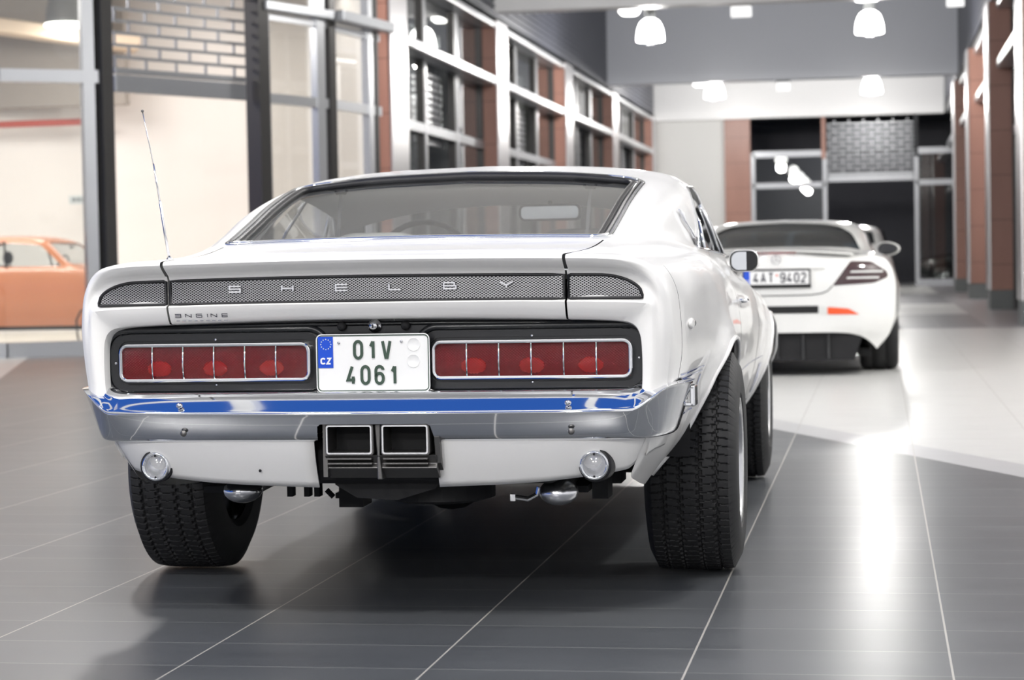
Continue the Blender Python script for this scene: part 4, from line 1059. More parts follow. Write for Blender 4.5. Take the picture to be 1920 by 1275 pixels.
# ---- side stripes, scoops, emblem, marker, handle, mirror, aerial
def patch(y0, y1, z0, z1, s, m, name, off=.0018, n=24, k=4, sl=0.):
    V = []; F = []
    for i in range(n+1):
        for j in range(k+1):
            y = y0+(y1-y0)*i/n; V.append(on_side(y, z0+(z1-z0)*j/k+sl*(y-y0), s, off))
    for i in range(n):
        for j in range(k): a = i*(k+1)+j; F.append((a, a+k+1, a+k+2, a+1))
    return mesh(name, V, F, m, CAR, True)
for s in (1, -1):
    patch(-.87, -.40, .642, .646, s, 'stripe_blue', 'pin_stripe', k=1)
    patch(-.87, -.40, .630, .634, s, 'stripe_blue', 'pin_stripe', k=1)
    patch(-.87, -.835, .545, .622, s, 'stripe_blue', 'side_stripe', n=4); patch(-.43, -.405, .545, .622, s, 'stripe_blue', 'side_stripe', n=3)
    patch(-.87, -.40, .52, .525, s, 'stripe_blue', 'pin_stripe', k=1)
    for y0, y1 in ((.42, .47), (2.18, 2.30)): patch(y0, y1, .40, .52, s, 'stripe_blue', 'side_stripe', n=4)
    patch(.42, 2.30, .545, .549, s, 'stripe_blue', 'pin_stripe', k=1); patch(.42, 2.30, .375, .379, s, 'stripe_blue', 'pin_stripe', k=1)
    # rear side scoop
    q = on_side(-.74, .776, s)
    sc = part(MB().sphere(q, 1.0, 12, (.008, .062, .015)), 'side_scoop', 'paint', smooth=True)
    part(MB().sphere(q+[s*.001, .050, 0], 1.0, 8, (.007, .014, .010)), 'scoop_mouth', 'satin_black', sc, smooth=True)
    # emblem on the roof pillar
    em = MB(); pts = [(.40, 1.110), (.415, 1.095), (.405, 1.075), (.425, 1.06), (.445, 1.045), (.45, 1.025), (.47, 1.018)]
    em.tube([on_side(y, z, s, .009) for y, z in pts], [.004, .008, .006, .005, .006, .008, .004], 8)
    e_ = part(em, 'snake_emblem', 'chrome', smooth=True)
    bq = [on_side(.46, .998, s, .006), on_side(.56, .998, s, .006), on_side(.56, 1.022, s, .006), on_side(.46, 1.022, s, .006)]
    part(MB().add(bq, [(0, 1, 2, 3)]), 'name_badge', 'ink_grey', e_)
    mk = [on_side(y, z, s, .012) for y, z in ((3.28, .60), (3.36, .60), (3.36, .63), (3.28, .63))]
    part(MB().add(mk+[on_side(y, z, s, -.01) for y, z in ((3.28, .60), (3.36, .60), (3.36, .63), (3.28, .63))], [(0, 1, 2, 3), (0, 1, 5, 4), (1, 2, 6, 5), (2, 3, 7, 6), (3, 0, 4, 7)]), 'side_marker', 'amber')
    h0 = on_side(.98, .80, s, .012); h1 = on_side(1.12, .80, s, .012)
    part(MB().tube([on_side(.98, .80, s, -.005), h0, (h0+h1)/2+[s*.012, 0, 0], h1, on_side(1.12, .80, s, -.005)], .008, 8), 'door_handle', 'chrome', smooth=True)
def door_mirror(s):
    c = on_side(1.66, .90, s)+np.array([s*.043, 0, .038]); hw, hh = .053, .039
    V = []; prof_ = [(-.0, 1.0, .0), (.004, 1.06, 0), (.02, 1.08, 0), (.05, .98, 0), (.08, .75, 0), (.10, .45, 0), (.11, .05, 0)]
    mb = MB(); n = 28
    P_ = rrect(2*hw, 2*hh, .032, 6); k = len(P_)
    for d, f_, _ in prof_: V += [(c[0]+a*f_, c[1]+d, c[2]+b*f_) for a, b in P_]
    F = [(i*k+j, i*k+(j+1) % k, (i+1)*k+(j+1) % k, (i+1)*k+j) for i in range(len(prof_)-1) for j in range(k)]
    o = MB().add(V, F).build('door_mirror', 'paint', CAR, True)
    part(MB().prism([(a*.93, b*.93) for a, b in P_], (c[0], c[1]+.003, c[2]), (1, 0, 0), (0, 0, 1), (0, .003, 0)), 'mirror_gasket', 'rubber_trim', o)
    part(MB().prism([(a*.88, b*.88) for a, b in P_], (c[0], c[1]+.001, c[2]), (1, .20*s, 0), (0, 0, 1), (0, .002, 0)), 'mirror_glass', 'mirror', o)
    part(MB().tube([c+[-s*.02, .06, -.03], c+[-s*.035, .06, -.055], c+[-s*.05, .06, -.075]], [.014, .016, .022], 10), 'mirror_foot', 'paint', o, smooth=True)
door_mirror(1); door_mirror(-1)
A0 = on_top(-.672, -.62); 
aer = part(MB().tube([A0, A0+[-.012, -.0, .075], A0+[-.024, 0, .165], A0+[-.0255, 0, .17]], [.0042, .0042, .0040, .0028], 8), 'aerial', 'chrome_soft', smooth=True)
part(MB().tube([A0+[-.025, 0, .168], A0+[-.041, 0, .275]], .0028, 8), 'aerial_section', 'chrome_soft', aer, smooth=True)
part(MB().tube([A0+[-.041, 0, .273], A0+[-.070, 0, .425]], .0018, 8), 'aerial_section', 'chrome_soft', aer, smooth=True)
part(MB().sphere(A0+[-.0705, 0, .428], .0045, 6), 'aerial_tip', 'cast', aer)
part(MB().lathe([(.009, -.01), (.009, .003), (.005, .008)], A0, (0, 0, 1), 16), 'aerial_base', 'chrome_soft', aer, smooth=True)
# ---- cabin
HL = np.array([[(x, y, z0-(.028+.045*(k/9))*(abs(x)/.6)**2.4) for x in np.linspace(-.64, .64, 33)] for k, (y, z0) in enumerate(zip(np.linspace(.60, 1.46, 10), (1.222, 1.224, 1.223, 1.22, 1.215, 1.208, 1.20, 1.19, 1.178, 1.164)))])
from_bm('headliner', grid_bm(HL), 'headliner', CAR, True)
part(MB().box(-.64, .64, -.50, .45, .90, .925), 'parcel_shelf', 'seat_white')  # pale colour chosen to bounce added light up onto the headliner
part(MB().prism([(1.45, .80), (1.95, .80), (1.95, .925), (1.70, .955), (1.50, .93)], (-.70, 0, 0), (0, 1, 0), (0, 0, 1), (1.40, 0, 0)), 'dashboard', 'seat_dark', bevel=.02)
for x, m_ in ((-.36, 'seat_white'), (.36, 'seat_dark')):
    sb = MB().prism(rounded([(-.23, .45), (.23, .45), (.20, .98), (.12, 1.06), (-.12, 1.06), (-.20, .98)], .06), (x, .86, 0), (1, 0, 0), (0, -.18, 1), (0, .10, 0)).build('front_seat', 'seat_dark' if x > 0 else 'seat_white', CAR, bevel=.02)
    part(MB().box(x-.24, x+.24, .80, 1.32, .40, .54), 'seat_cushion', 'seat_dark', sb, bevel=.04)
part(MB().box(-.60, .60, .05, .18, .50, .90), 'rear_seat', 'seat_dark', bevel=.04)
part(MB().tube([(-.36+.19*math.cos(a), 1.50+.05*math.sin(a), .93+.18*math.sin(a)) for a in np.linspace(0, 2*PI, 33)[:-1]], .012, 8, True), 'steering_wheel', 'matt_black', smooth=True)
rv = MB().prism(rrect(.235, .062, .022, 5), (.155, 1.36, 1.132), (1, 0, 0), (0, 0, 1), (0, .025, 0)).build('rear_view_mirror', 'matt_black', CAR, bevel=.004)
part(MB().prism(rrect(.215, .046, .016, 5), (.155, 1.3595, 1.132), (1, 0, 0), (0, 0, 1), (0, -.003, 0)), 'mirror_glass', 'mirror', rv)
part(MB().tube([(.155, 1.375, 1.15), (.155, 1.37, 1.24)], .008, 8), 'mirror_stalk', 'matt_black', rv)
for x in (-.46, .40):
    hk = part(MB().tube([(x-.02, .62, 1.205), (x-.015, .62, 1.196), (x+.015, .62, 1.196), (x+.02, .62, 1.207)], .005, 8), 'belt_hook', 'matt_black', smooth=True)
    part(MB().add([(x-.006, .62, 1.196), (x+.006, .62, 1.196), (x+.006-.02, .60, .95), (x-.006-.02, .60, .95)], [(0, 1, 2, 3)]), 'belt', 'ink_grey', hk)
# nose
part(MB().box(-.55, .55, 3.60, 3.625, .45, .66), 'front_grille', 'satin_black')
for s in (-1, 1): part(MB().lathe([(.001, .02), (.06, .015), (.075, 0), (.08, -.02)], (s*.62, 3.60, .60), (0, 1, 0), 24), 'headlamp', 'lens_clear', smooth=True)
part(MB().box(-.80, .80, 3.55, 3.66, .40, .47), 'front_bumper', 'chrome', bevel=.02)

# the tail tapers a little in plan
def taper_tail():
    seen = set(); stack = [(CAR, Matrix.Identity(4))]
    while stack:
        o, mtx = stack.pop()
        for ch in o.children:
            if ch.name.startswith('wheel') and ch.type == 'EMPTY': continue
            stack.append((ch, mtx))
            if ch.type != 'MESH' or ch.data.name in seen: continue
            seen.add(ch.data.name); n = len(ch.data.vertices); a = np.empty(n*3); ch.data.vertices.foreach_get('co', a); a = a.reshape(-1, 3)
            t = np.clip((-.45-a[:, 1])/.5, 0, 1); t = t*t*(3-2*t)
            a[:, 0] = a[:, 0]*(1-.015*t)+.006*t
            ch.data.vertices.foreach_set('co', a.ravel()); ch.data.update()
taper_tail()
# ================================================================== OTHER CARS
def simple_wheel(par, loc, s, R=.33, W=.26, rim='chrome_soft'):
    w_ = empty('wheel', loc, 0 if s > 0 else PI, par); hw = W/2
    MB().lathe([(R*.62, -hw+.01), (R*.85, -hw-.006), (R-.02, -hw+.008), (R-.006, -hw+.03), (R, -hw*.4), (R-.008, -hw*.4+.004), (R-.008, -hw*.4+.012), (R, -hw*.4+.016), (R, hw*.4-.016), (R-.008, hw*.4-.012), (R-.008, hw*.4-.004), (R, hw*.4), (R-.006, hw-.03), (R-.02, hw-.008), (R*.85, hw+.006), (R*.62, hw-.01)], axis=(1, 0, 0), n=72).build('tyre', 'rubber', w_, True)
    MB().lathe([(R*.60, -hw+.02), (R*.55, 0), (R*.6, hw-.03), (R*.64, hw-.004), (R*.58, hw-.02), (R*.5, hw-.06)], axis=(1, 0, 0), n=48).build('rim', rim, w_, True)
    sp = MB()
    for k in range(5):
        a = 2*PI*k/5; d = np.array([0, math.cos(a), math.sin(a)])
        sp.bar(np.array([hw-.05, 0, 0])+d*.03, np.array([hw-.04, 0, 0])+d*R*.58, .05, .022, up=(1, 0, 0))
    sp.build('spokes', rim, w_, bevel=.004)
    MB().lathe([(.001, hw-.02), (.04, hw-.025), (.06, hw-.06)], axis=(1, 0, 0), n=24).build('hub_cap', rim, w_, True)
    return w_
def cap_rows(P, Qz, y0, y1, ss=(0, .25, .5, .7, .82, .90, .96), bulge=4.0):
    """rear or front end: blends the end section P towards the centre line"""
    out = []
    for s in ss:
        out.append([(x*s, y0+(y1-y0)*s**bulge, qz+(z-qz)*s**pw) for (x, _, z), qz, pw in zip(P, Qz, (8, 4, 2, 1.5)+(1.3,)*8)])
    return out
def car_body(root, rows, paint, arches, sidew, rearw, wscr, gl, nu=6, nv=6, flare=.02, zmin=.95, wscr_y=(1.2, 2.3), gl_side=None):
    Gc = net(rows, nu, nv)
    for (cy_, cz_), rr in arches:
        dd = np.hypot(Gc[:, :, 1]-cy_, Gc[:, :, 2]-cz_); sd = (Gc[:, :, 0] > .5) & (Gc[:, :, 2] < .82)
        Gc[:, :, 0] += np.where(sd & (dd > rr-.06), flare*np.exp(-((np.maximum(dd-rr, 0))/.06)**2), 0)*np.clip((Gc[:, :, 2]-.3)/.2, 0, 1)
    fl = grid_bm(mirror_net(Gc)); bmesh.ops.remove_doubles(fl, verts=fl.verts, dist=1e-5); bmesh.ops.recalc_face_normals(fl, faces=fl.faces)
    bd = fl.copy()
    for s in (1, -1):
        for (cy_, cz_), rr in arches:
            clip(bd, [(cy_+rr*math.cos(a), cz_+rr*math.sin(a)) for a in np.linspace(-.2, PI+.2, 32)]+[(cy_-rr*.9, -.3), (cy_+rr*.9, -.3)], (1, 2), lambda c, s=s: c.x*s > .5)
        clip(bd, sidew, (1, 2), lambda c, s=s: c.x*s > .3 and c.z > zmin-.08)
    clip(bd, rearw, (0, 1), lambda c: c.z > zmin-.02)
    clip(bd, wscr, (0, 2), lambda c: wscr_y[0] < c.y < wscr_y[1] and c.z > zmin-.05)
    from_bm('body', bd, paint, root, True, 45)
    def pane(poly, ax, flt, name, off):
        b = fl.copy(); clip(b, poly, ax, flt, True)
        for v in b.verts: v.co += Vector(off)
        return from_bm(name, b, gl_side if (gl_side and name == 'side_window') else gl, root, True)
    pane(rearw, (0, 1), lambda c: c.z > zmin-.02, 'rear_window', (0, 0, -.01))
    for s in (1, -1): pane(sidew, (1, 2), lambda c, s=s: c.x*s > .3 and c.z > zmin-.08, 'side_window', (-s*.012, 0, 0))
    pane(wscr, (0, 2), lambda c: wscr_y[0] < c.y < wscr_y[1] and c.z > zmin-.05, 'windscreen', (0, -.01, 0))
    tree = BVHTree.FromBMesh(fl)
    for (cy_, cz_), rr in arches:
        for s in (1, -1):
            mb = MB(); V = []
            for a in np.linspace(-.1, PI+.1, 20):
                for x in (.40, .80): V.append((s*x, cy_+(rr+.01)*math.cos(a), cz_+(rr+.01)*math.sin(a)))
            mb.add(V, [(2*i, 2*i+1, 2*i+3, 2*i+2) for i in range(19)]); mb.add([(s*.40, cy_, cz_)]+[V[2*i] for i in range(20)], [(0, i+1, i+2) for i in range(19)])
            mb.build('wheel_housing', 'matt_black', root)
    return fl, tree
# ---- white roadster-coupe in the middle distance
SR = thing('sports_coupe', 'pearl white modern sports coupe with plate 4AT 9402, parked beyond the front fastback', 'car', (-.800, 17.93, 0), 0)
def sr_rows():
    E_ = [(.775,-.80,.205),(.875,-.80,.33),(.925,-.80,.50),(.928,-.80,.68),(.900,-.80,.83),(.822,-.80,.925),(.74,-.80,.948),(.65,-.80,.946),(.56,-.80,.953),(.42,-.80,.968),(.22,-.80,.986),(0,-.80,.990)]
    Qz = [.345,.405,.475,.555,.635,.705,.765,.82,.87,.915,.955,.985]
    R = cap_rows(E_, Qz, -.965, -.80); R.append(E_)
    def st(y, *p): R.append([(x, y, z) for x, z in p])
    st(-.55,(.780,.20),(.885,.33),(.938,.50),(.944,.70),(.918,.840),(.838,.945),(.755,.968),(.68,.962),(.60,.968),(.48,.985),(.25,.998),(0,1.002))
    st(-.35,(.780,.20),(.885,.33),(.940,.50),(.946,.70),(.920,.845),(.842,.950),(.765,.974),(.70,.976),(.645,.993),(.55,1.012),(.3,1.024),(0,1.028))
    st(0,(.780,.20),(.885,.33),(.940,.50),(.945,.70),(.920,.840),(.848,.948),(.780,.970),(.728,1.005),(.675,1.075),(.58,1.125),(.3,1.158),(0,1.168))
    st(.4,(.760,.18),(.870,.30),(.920,.50),(.930,.70),(.910,.83),(.846,.938),(.785,.962),(.740,1.03),(.675,1.15),(.56,1.212),(.3,1.24),(0,1.248))
    st(.8,(.750,.17),(.865,.30),(.910,.50),(.922,.70),(.905,.82),(.845,.928),(.79,.952),(.745,1.03),(.672,1.175),(.55,1.232),(.3,1.258),(0,1.266))
    st(1.2,(.750,.17),(.865,.30),(.910,.50),(.922,.69),(.905,.81),(.848,.915),(.795,.94),(.755,1.02),(.690,1.145),(.57,1.20),(.3,1.228),(0,1.236))
    st(1.7,(.750,.17),(.865,.30),(.918,.50),(.928,.68),(.908,.80),(.852,.895),(.80,.915),(.765,.95),(.72,.99),(.62,1.015),(.3,1.035),(0,1.04))
    st(2.1,(.760,.18),(.875,.32),(.93,.50),(.936,.67),(.912,.78),(.848,.865),(.78,.88),(.72,.888),(.65,.892),(.52,.90),(.3,.905),(0,.91))
    st(2.7,(.760,.20),(.875,.34),(.93,.50),(.934,.64),(.905,.74),(.835,.81),(.76,.822),(.70,.828),(.62,.833),(.5,.84),(.3,.845),(0,.85))
    st(3.3,(.70,.22),(.80,.34),(.85,.48),(.85,.58),(.82,.65),(.76,.70),(.70,.712),(.63,.72),(.56,.725),(.45,.73),(.25,.735),(0,.74))
    st(3.62,(.45,.30),(.55,.38),(.60,.46),(.60,.50),(.58,.54),(.55,.56),(.5,.57),(.45,.575),(.4,.58),(.3,.585),(.2,.59),(0,.59))
    return R
SRW = rounded([(-.66,-.36),(.66,-.36),(.58,.02),(.44,.235),(0,.285),(-.44,.235),(-.58,.02)], [.05,.05,.1,.15,.1,.15,.1])
srf, srt = car_body(SR, sr_rows(), 'paint_silver', [((0, .33), .365), ((2.70, .33), .365)],
    rounded([(.12,1.02),(1.62,.965),(1.25,1.13),(.8,1.18),(.42,1.15)], .04), SRW, rounded([(-.66,1.0),(.66,1.0),(.54,1.17),(-.54,1.17)], .05), 'dark_glass', nu=[4]*7+[7]*11, nv=7)
def sr_back(x, z, off=0.):
    h = srt.ray_cast(Vector((x, -3, z)), Vector((0, 1, 0)))
    return np.array(h[0] if h[0] else (x, -.9, z))+np.array([0, -off, 0])
def sr_patch(poly, name, m, off, par=SR):
    b = srf.copy(); clip(b, poly, (0, 2), lambda c: c.y < .3, True)
    for v in b.verts: v.co += Vector((0, -off, 0))
    return from_bm(name, b, m, par, True)
for s in (1, -1):
    quad = rounded([(s*.578,.905),(s*.438,.712),(s*.760,.728),(s*.872,.775),(s*.858,.822),(s*.745,.898)], [.02,.015,.03,.02,.02,.03])
    tl = sr_patch(quad, 'tail_lamp', 'smoked', .004)
    for z0, z1, x0, x1, m_ in ((.812,.826,.575,.83,'seat_white'), (.764,.778,.545,.80,'seat_white'), (.786,.802,.60,.80,'smoked')):
        sr_patch([(s*x0,z0),(s*x1,z0),(s*x1,z1),(s*(x0+.008),z1)], 'lamp_bar', m_, .007, tl)
    P_ = [sr_back(x, z, .003) for x, z in ((s*.438,.712),(s*.40,.672),(s*.35,.652),(s*.27,.643),(s*.1,.639),(0,.639))]
    MB().tube(P_, .004, 6).build('boot_seam', 'matt_black', SR, True)
    sr_patch([(s*.325,.497),(s*.395,.487),(s*.395,.545),(s*.325,.555)], 'reversing_lamp', 'seat_white', .006)
    sr_patch(rounded([(s*.395,.487),(s*.645,.482),(s*.56,.530),(s*.395,.545)], .012), 'reflector', 'amber', .006)
    simple_wheel(SR, (s*.793, 0, .33), s, .33, .305); simple_wheel(SR, (s*.80, 2.70, .33), s, .33, .26)
    # mirror on its stalk
    mc = np.array([s*.862, 1.98, 1.0]); V = []; k = 28; prof_ = [(0, 1.0), (.004, 1.1), (.03, 1.12), (.08, .8), (.11, .35), (.115, .03)]
    oval = [(.098*math.cos(2*PI*i/k)+(.02*s*math.cos(2*PI*i/k)**2), .060*math.sin(2*PI*i/k)) for i in range(k)]
    for d, f_ in prof_: V += [(mc[0]+a*f_, mc[1]+d, mc[2]+b*f_) for a, b in oval]
    mo = MB().add(V, [(i*k+j, i*k+(j+1) % k, (i+1)*k+(j+1) % k, (i+1)*k+j) for i in range(len(prof_)-1) for j in range(k)]).build('door_mirror', 'paint_silver', SR, True)
    MB().prism([(a*.86, b*.86) for a, b in oval], (mc[0], mc[1]-.002, mc[2]), (1, .06*s, 0), (0, 0, 1), (0, .004, 0)).build('mirror_glass', 'dark_glass' if False else 'paint_black', mo)
    MB().tube([mc+[-s*.05, .05, -.03], mc+[-s*.03, .03, -.10], mc+[-s*.01, .0, -.16]], .016, 8).build('mirror_stalk', 'paint_silver', mo, True)
    MB().lathe([(.001, 0), (.055, 0), (.06, -.02)], (s*.62, 3.50, .60), (0, 1, .3), 20).build('headlamp', 'lens_clear', SR, True)
MB().box(-.325, .325, -.972, -.955, .497, .556).build('rear_vent', 'matt_black', SR, bevel=.004)
sp_ = MB()
xs_ = np.linspace(-.60, .60, 25); V = []
for x in xs_:
    zt = .992-.035*(x/.6)**2; y = -.955+.11*(abs(x)/.6)**2.2
    V += [(x, y, zt-.012), (x, y-.028, zt-.002), (x, y-.026, zt+.006), (x, y+.10, zt+.004)]
sp_.add(V, [(i*4+j, i*4+j+1, i*4+j+5, i*4+j+4) for i in range(24) for j in range(3)]); sp_.build('boot_lip', 'paint_silver', SR, True)
MB().box(-.155, .155, -.992, -.985, .970, .982).build('high_brake_lamp', 'lens_red', SR, bevel=.002)
st_ = MB().tube([(.034*math.cos(a), -.972, .922+.034*math.sin(a)) for a in np.linspace(0, 2*PI, 33)[:-1]], .0035, 6, True)
for a in (90, 210, 330): st_.tube([(0, -.972, .922), (.033*math.cos(math.radians(a)), -.972, .922+.033*math.sin(math.radians(a)))], [.005, .002], 6)
st_.build('star_emblem', 'chrome_soft', SR, True)
np_ = MB().prism(rrect(.52, .116, .008, 3), (0, -.992, .782), (1, 0, 0), (0, 0, 1), (0, .006, 0)).build('number_plate', 'plate_white', SR)
MB().ring(rrect(.535, .134, .012, 3), rrect(.512, .108, .006, 3), (0, -.990, .782), (1, 0, 0), (0, 0, 1), (0, -.006, 0)).build('plate_holder', 'matt_black', np_)
MB().box(-.27, .27, -.985, -.955, .70, .722).build('plate_holder', 'matt_black', np_)
MB().box(-.30, .38, -.985, -.95, .846, .866).build('plate_recess_lip', 'paint_silver', SR, bevel=.006)
bb = MB().box(-.256, -.208, -.994, -.992, .728, .836).build('eu_band', 'plate_blue', np_)
for k, ch in enumerate('CZ'): letter(ch, .014, .020, .004, (-.252+.022*k, -.9935, .742), (1, 0, 0), (0, 0, 1), (0, -1, 0), .001).build('character', 'plate_white', np_)
for ch, x in (('4', -.175), ('A', -.118), ('T', -.058), ('9', .035), ('4', .088), ('0', .143), ('2', .197)):
    letter(ch, .032, .070, .0130, (x, -.992, .746), (1, 0, 0), (0, 0, 1), (0, -1, 0), .0015).build('character', 'ink_dark', np_)
MB().lathe([(.001, .001), (.008, .001), (.009, 0)], (.005, -.993, .80), (0, -1, 0), 14).build('round_sticker', 'amber', np_)
MB().prism([(-.66, .30), (-.52, .340), (.52, .340), (.66, .30), (.60, .12), (-.60, .12)], (0, -.90, 0), (1, 0, 0), (0, 0, 1), (0, .25, 0)).build('diffuser', 'matt_black', SR)
for x in (-.40, -.20, 0, .20, .40): MB().box(x-.008, x+.008, -.93, -.88, .13, .33).build('diffuser_fin', 'satin_black', SR)
for s in (1, -1): MB().box(*sorted((s*.545, s*.625)), -.87, -.70, .148, .172).build('exhaust_tip', 'chrome_soft', SR, bevel=.006)
MB().box(-.72, .72, -.6, 3.2, .14, .20).build('floor_pan', 'matt_black', SR)
MB().box(-.60, .60, .1, 1.5, .50, .93).build('cabin_tub', 'seat_dark', SR)
for x in (-.34, .34):
    sb = MB().prism(rounded([(-.22, .6), (.22, .6), (.19, 1.02), (.11, 1.11), (-.11, 1.11), (-.19, 1.02)], .06), (x, .45, 0), (1, 0, 0), (0, -.15, 1), (0, .10, 0)).build('front_seat', 'seat_dark', SR, bevel=.02)
MB().box(-.62, .62, -.30, .12, .90, .945).build('parcel_shelf', 'seat_dark', SR)
# ---- other parked cars: one plain body, other proportions
def other_car(name, label, loc, rz, paint, k=1.0, zroof=1.36, belt=.965, glz='car_glass', hw=.82):
    r = thing(name, label, 'car', loc, rz); f = hw/.82; dz = zroof-1.37
    E_ = [(.64*f,-.85,.30),(.72*f,-.85,.42),(.77*f,-.85,.56),(.775*f,-.85,.70),(.755*f,-.85,.82),(.72*f,-.85,.87),(.66*f,-.85,.885),(.58*f,-.85,.89),(.50*f,-.85,.892),(.4*f,-.85,.894),(.2*f,-.85,.896),(0,-.85,.897)]
    Qz = [.30,.36,.44,.52,.60,.67,.72,.76,.80,.83,.86,.89]
    R = cap_rows(E_, Qz, -.93, -.85, (0, .3, .6, .82, .94), 5); R.append(E_)
    def st(y, *p): R.append([(x*f, y, z) for x, z in p])
    st(-.45,(.66,.28),(.745,.40),(.795,.56),(.805,.71),(.785,.86),(.745,.925),(.70,.935),(.66,.938),(.60,.94),(.5,.943),(.28,.946),(0,.948))
    st(-.10,(.66,.27),(.745,.39),(.80,.55),(.81,.70),(.79,.865),(.75,.945),(.725,.962),(.70,.99),(.655,1.06),(.58,1.11+dz*.3),(.3,1.13+dz*.3),(0,1.14+dz*.3))
    st(.25,(.66,.27),(.745,.38),(.80,.55),(.81,.70),(.79,.865),(.75,.952),(.73,.968),(.70,1.03),(.645,1.20+dz*.7),(.57,1.285+dz),(.3,1.31+dz),(0,1.32+dz))
    st(.7,(.66,.27),(.745,.38),(.80,.55),(.81,.70),(.79,.865),(.75,.952),(.73,.968),(.70,1.04),(.63,1.27+dz*.8),(.56,1.335+dz),(.3,1.362+dz),(0,1.37+dz))
    st(1.15,(.66,.27),(.745,.38),(.80,.55),(.81,.70),(.79,.865),(.75,.950),(.73,.966),(.70,1.04),(.63,1.27+dz*.8),(.56,1.33+dz),(.3,1.355+dz),(0,1.362+dz))
    st(1.42,(.66,.27),(.745,.38),(.80,.55),(.81,.70),(.79,.862),(.75,.947),(.73,.963),(.70,1.03),(.64,1.22+dz*.8),(.57,1.28+dz),(.3,1.31+dz),(0,1.318+dz))
    st(1.78,(.66,.27),(.745,.38),(.80,.55),(.81,.70),(.79,.855),(.75,.935),(.725,.950),(.70,.965),(.65,.985),(.58,1.0),(.3,1.015),(0,1.02))
    st(2.1,(.66,.27),(.745,.39),(.80,.55),(.81,.69),(.79,.83),(.75,.895),(.71,.905),(.66,.91),(.60,.913),(.5,.918),(.28,.922),(0,.925))
    st(2.7,(.66,.28),(.74,.40),(.79,.54),(.80,.66),(.775,.77),(.73,.82),(.69,.832),(.64,.838),(.58,.842),(.48,.846),(.26,.85),(0,.852))
    E2 = [(x*f, 3.12, z) for x, z in ((.62,.32),(.69,.42),(.73,.53),(.735,.62),(.71,.69),(.67,.725),(.63,.735),(.58,.74),(.52,.743),(.42,.745),(.22,.748),(0,.75))]
    R.append(E2); R += cap_rows(E2, [.32,.38,.44,.50,.55,.60,.64,.67,.69,.71,.73,.745], 3.18, 3.12, (0, .3, .6, .82, .94), 5)[::-1]
    zt = 1.30+dz
    car_body(r, R, paint, [((0, .31), .34), ((2.42, .31), .34)], rounded([(.02,.985),(1.70,.978),(1.42,zt-.06),(.62,zt),(.36,zt-.05)], .03),
             rounded([(-.56*f,-.14),(.56*f,-.14),(.52*f,.16),(-.52*f,.16)], .04), rounded([(-.58*f,1.0),(.58*f,1.0),(.50*f,zt-.03),(-.50*f,zt-.03)], .04), glz, nu=6, nv=5, wscr_y=(1.36, 2.0))
    for s in (1, -1):
        for y in (0, 2.42): simple_wheel(r, (s*(.68*f), y, .31), s, .31, .20)
        MB().lathe([(.001, .02), (.07, .012), (.085, -.02)], (s*.52*f, 3.14, .62), (0, 1, 0), 20).build('headlamp', 'lens_clear', r, True)
        MB().box(*sorted((s*.42*f, s*.68*f)), -.945, -.90, .66, .74).build('tail_lamp', 'lens_red', r, bevel=.01)
        MB().tube([(s*.812*f, .62, .83), (s*.832*f, .64, .83), (s*.832*f, .76, .83), (s*.812*f, .78, .83)], .009, 6).build('door_handle', 'matt_black', r)
        MB().tube([(s*.745*f, 1.02, .97), (s*.66*f, .97, 1.29+dz)], .012, 6).build('window_bar', 'matt_black', r)
        MB().bar((s*.79*f, 1.86, .31), (s*.79*f, 1.86, .32), .01, .01).build('jack_point', 'matt_black', r)
        sb = MB().prism(rounded([(-.20, .55), (.20, .55), (.18, 1.0), (-.18, 1.0)], .06), (s*.34*f, .72, 0), (1, 0, 0), (0, -.22, 1), (0, .10, 0)).build('front_seat', 'seat_dark', r, bevel=.02)
        MB().sphere((s*.34*f, .60, 1.09), .085, 8, (1.3, .6, 1)).build('headrest', 'seat_dark', sb, True)
        MB().tube([(s*.81*f, .42, .34), (s*.815*f, .44, .6), (s*.805*f, .40, .85)], .003, 5).build('door_seam', 'matt_black', r)
    MB().box(-.6*f, .6*f, -.05, .12, .5, .93).build('rear_seat', 'seat_dark', r, bevel=.03)
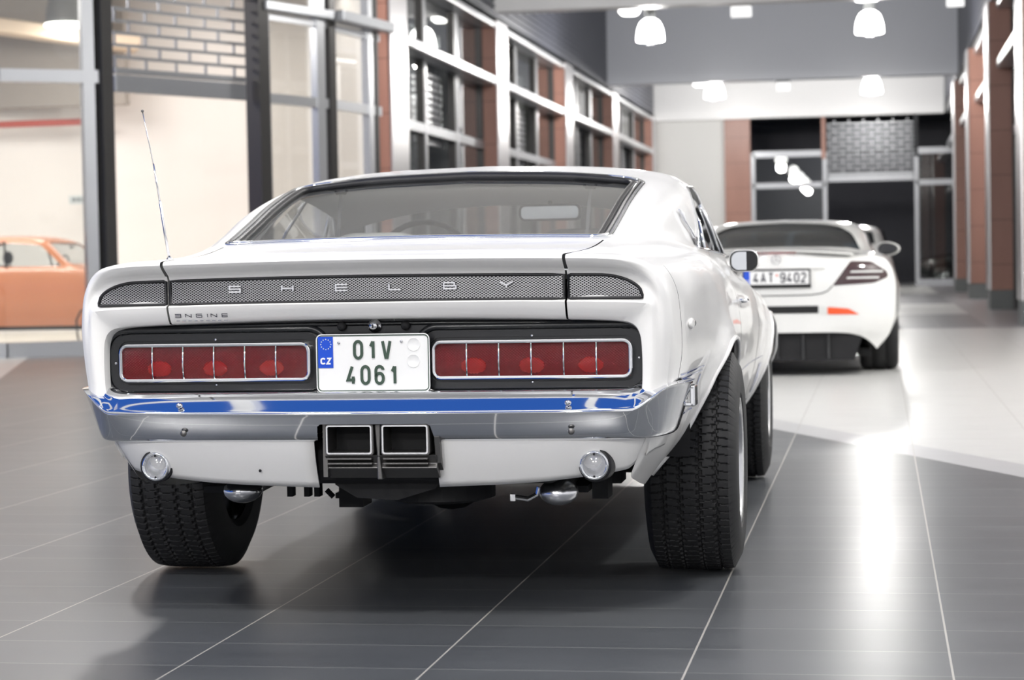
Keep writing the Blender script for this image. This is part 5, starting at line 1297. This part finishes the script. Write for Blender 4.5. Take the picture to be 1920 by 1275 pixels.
    MB().prism([(1.40, .75), (1.80, .75), (1.80, .93), (1.45, .96)], (-.62*f, 0, 0), (0, 1, 0), (0, 0, 1), (1.24*f, 0, 0)).build('dashboard', 'seat_dark', r)
    MB().tube([(-.34*f+.18*math.cos(a), 1.30+.05*math.sin(a), .94+.17*math.sin(a)) for a in np.linspace(0, 2*PI, 25)[:-1]], .012, 6, True).build('steering_wheel', 'matt_black', r, True)
    MB().box(-.60*f, .60*f, -.6, 2.9, .22, .27).build('floor_pan', 'matt_black', r)
    for y0, y1 in ((-.99, -.90), (3.10, 3.20)): MB().box(-.74*f, .74*f, y0, y1, .43, .52).build('bumper', 'chrome_soft', r, bevel=.015)
    MB().box(-.62*f, -.5*f, 1.34, 1.36, 1.2+dz*.5, 1.24+dz*.5).build('sun_visor', 'seat_dark', r)
    return r
other_car('vintage_coupe', 'orange classic coupe behind the glass of the bright shop on the left', (-11.22, 24.65, .012), -PI/2, 'paint_orange', hw=.80)
other_car('grey_coupe', 'dark-glazed coupe with shiny silver roof, half hidden behind the white sports coupe', (-.62, 30.0, 0), 0, 'paint_silver', zroof=1.37, glz='dark_glass', hw=.84)
other_car('black_coupe', 'black car standing in the dark shop behind the end wall', (4.3, 66.6, 0), PI/2, 'paint_black', zroof=1.50, glz='dark_glass', hw=.86)
# fire extinguisher on the shop floor
fx = thing('fire_extinguisher', 'dark red fire extinguisher on the floor behind the left shop glass', 'fire extinguisher', (-8.86, 23.1, .012), 0)
MB().lathe([(.001, 0), (.078, 0), (.082, .02), (.082, .36), (.07, .41), (.03, .44), (.03, .46)], n=28).build('cylinder', 'fire_red', fx, True)
MB().lathe([(.028, .45), (.032, .47), (.03, .51), (.001, .515)], n=16).build('valve', 'matt_black', fx, True)
MB().box(-.012, .012, -.02, .10, .505, .52).build('handle', 'matt_black', fx)
MB().tube([(-.02, 0, .48), (-.10, -.01, .46), (-.15, -.02, .36), (-.14, -.02, .18), (-.10, -.02, .03)], .011, 8).build('hose', 'matt_black', fx, True)
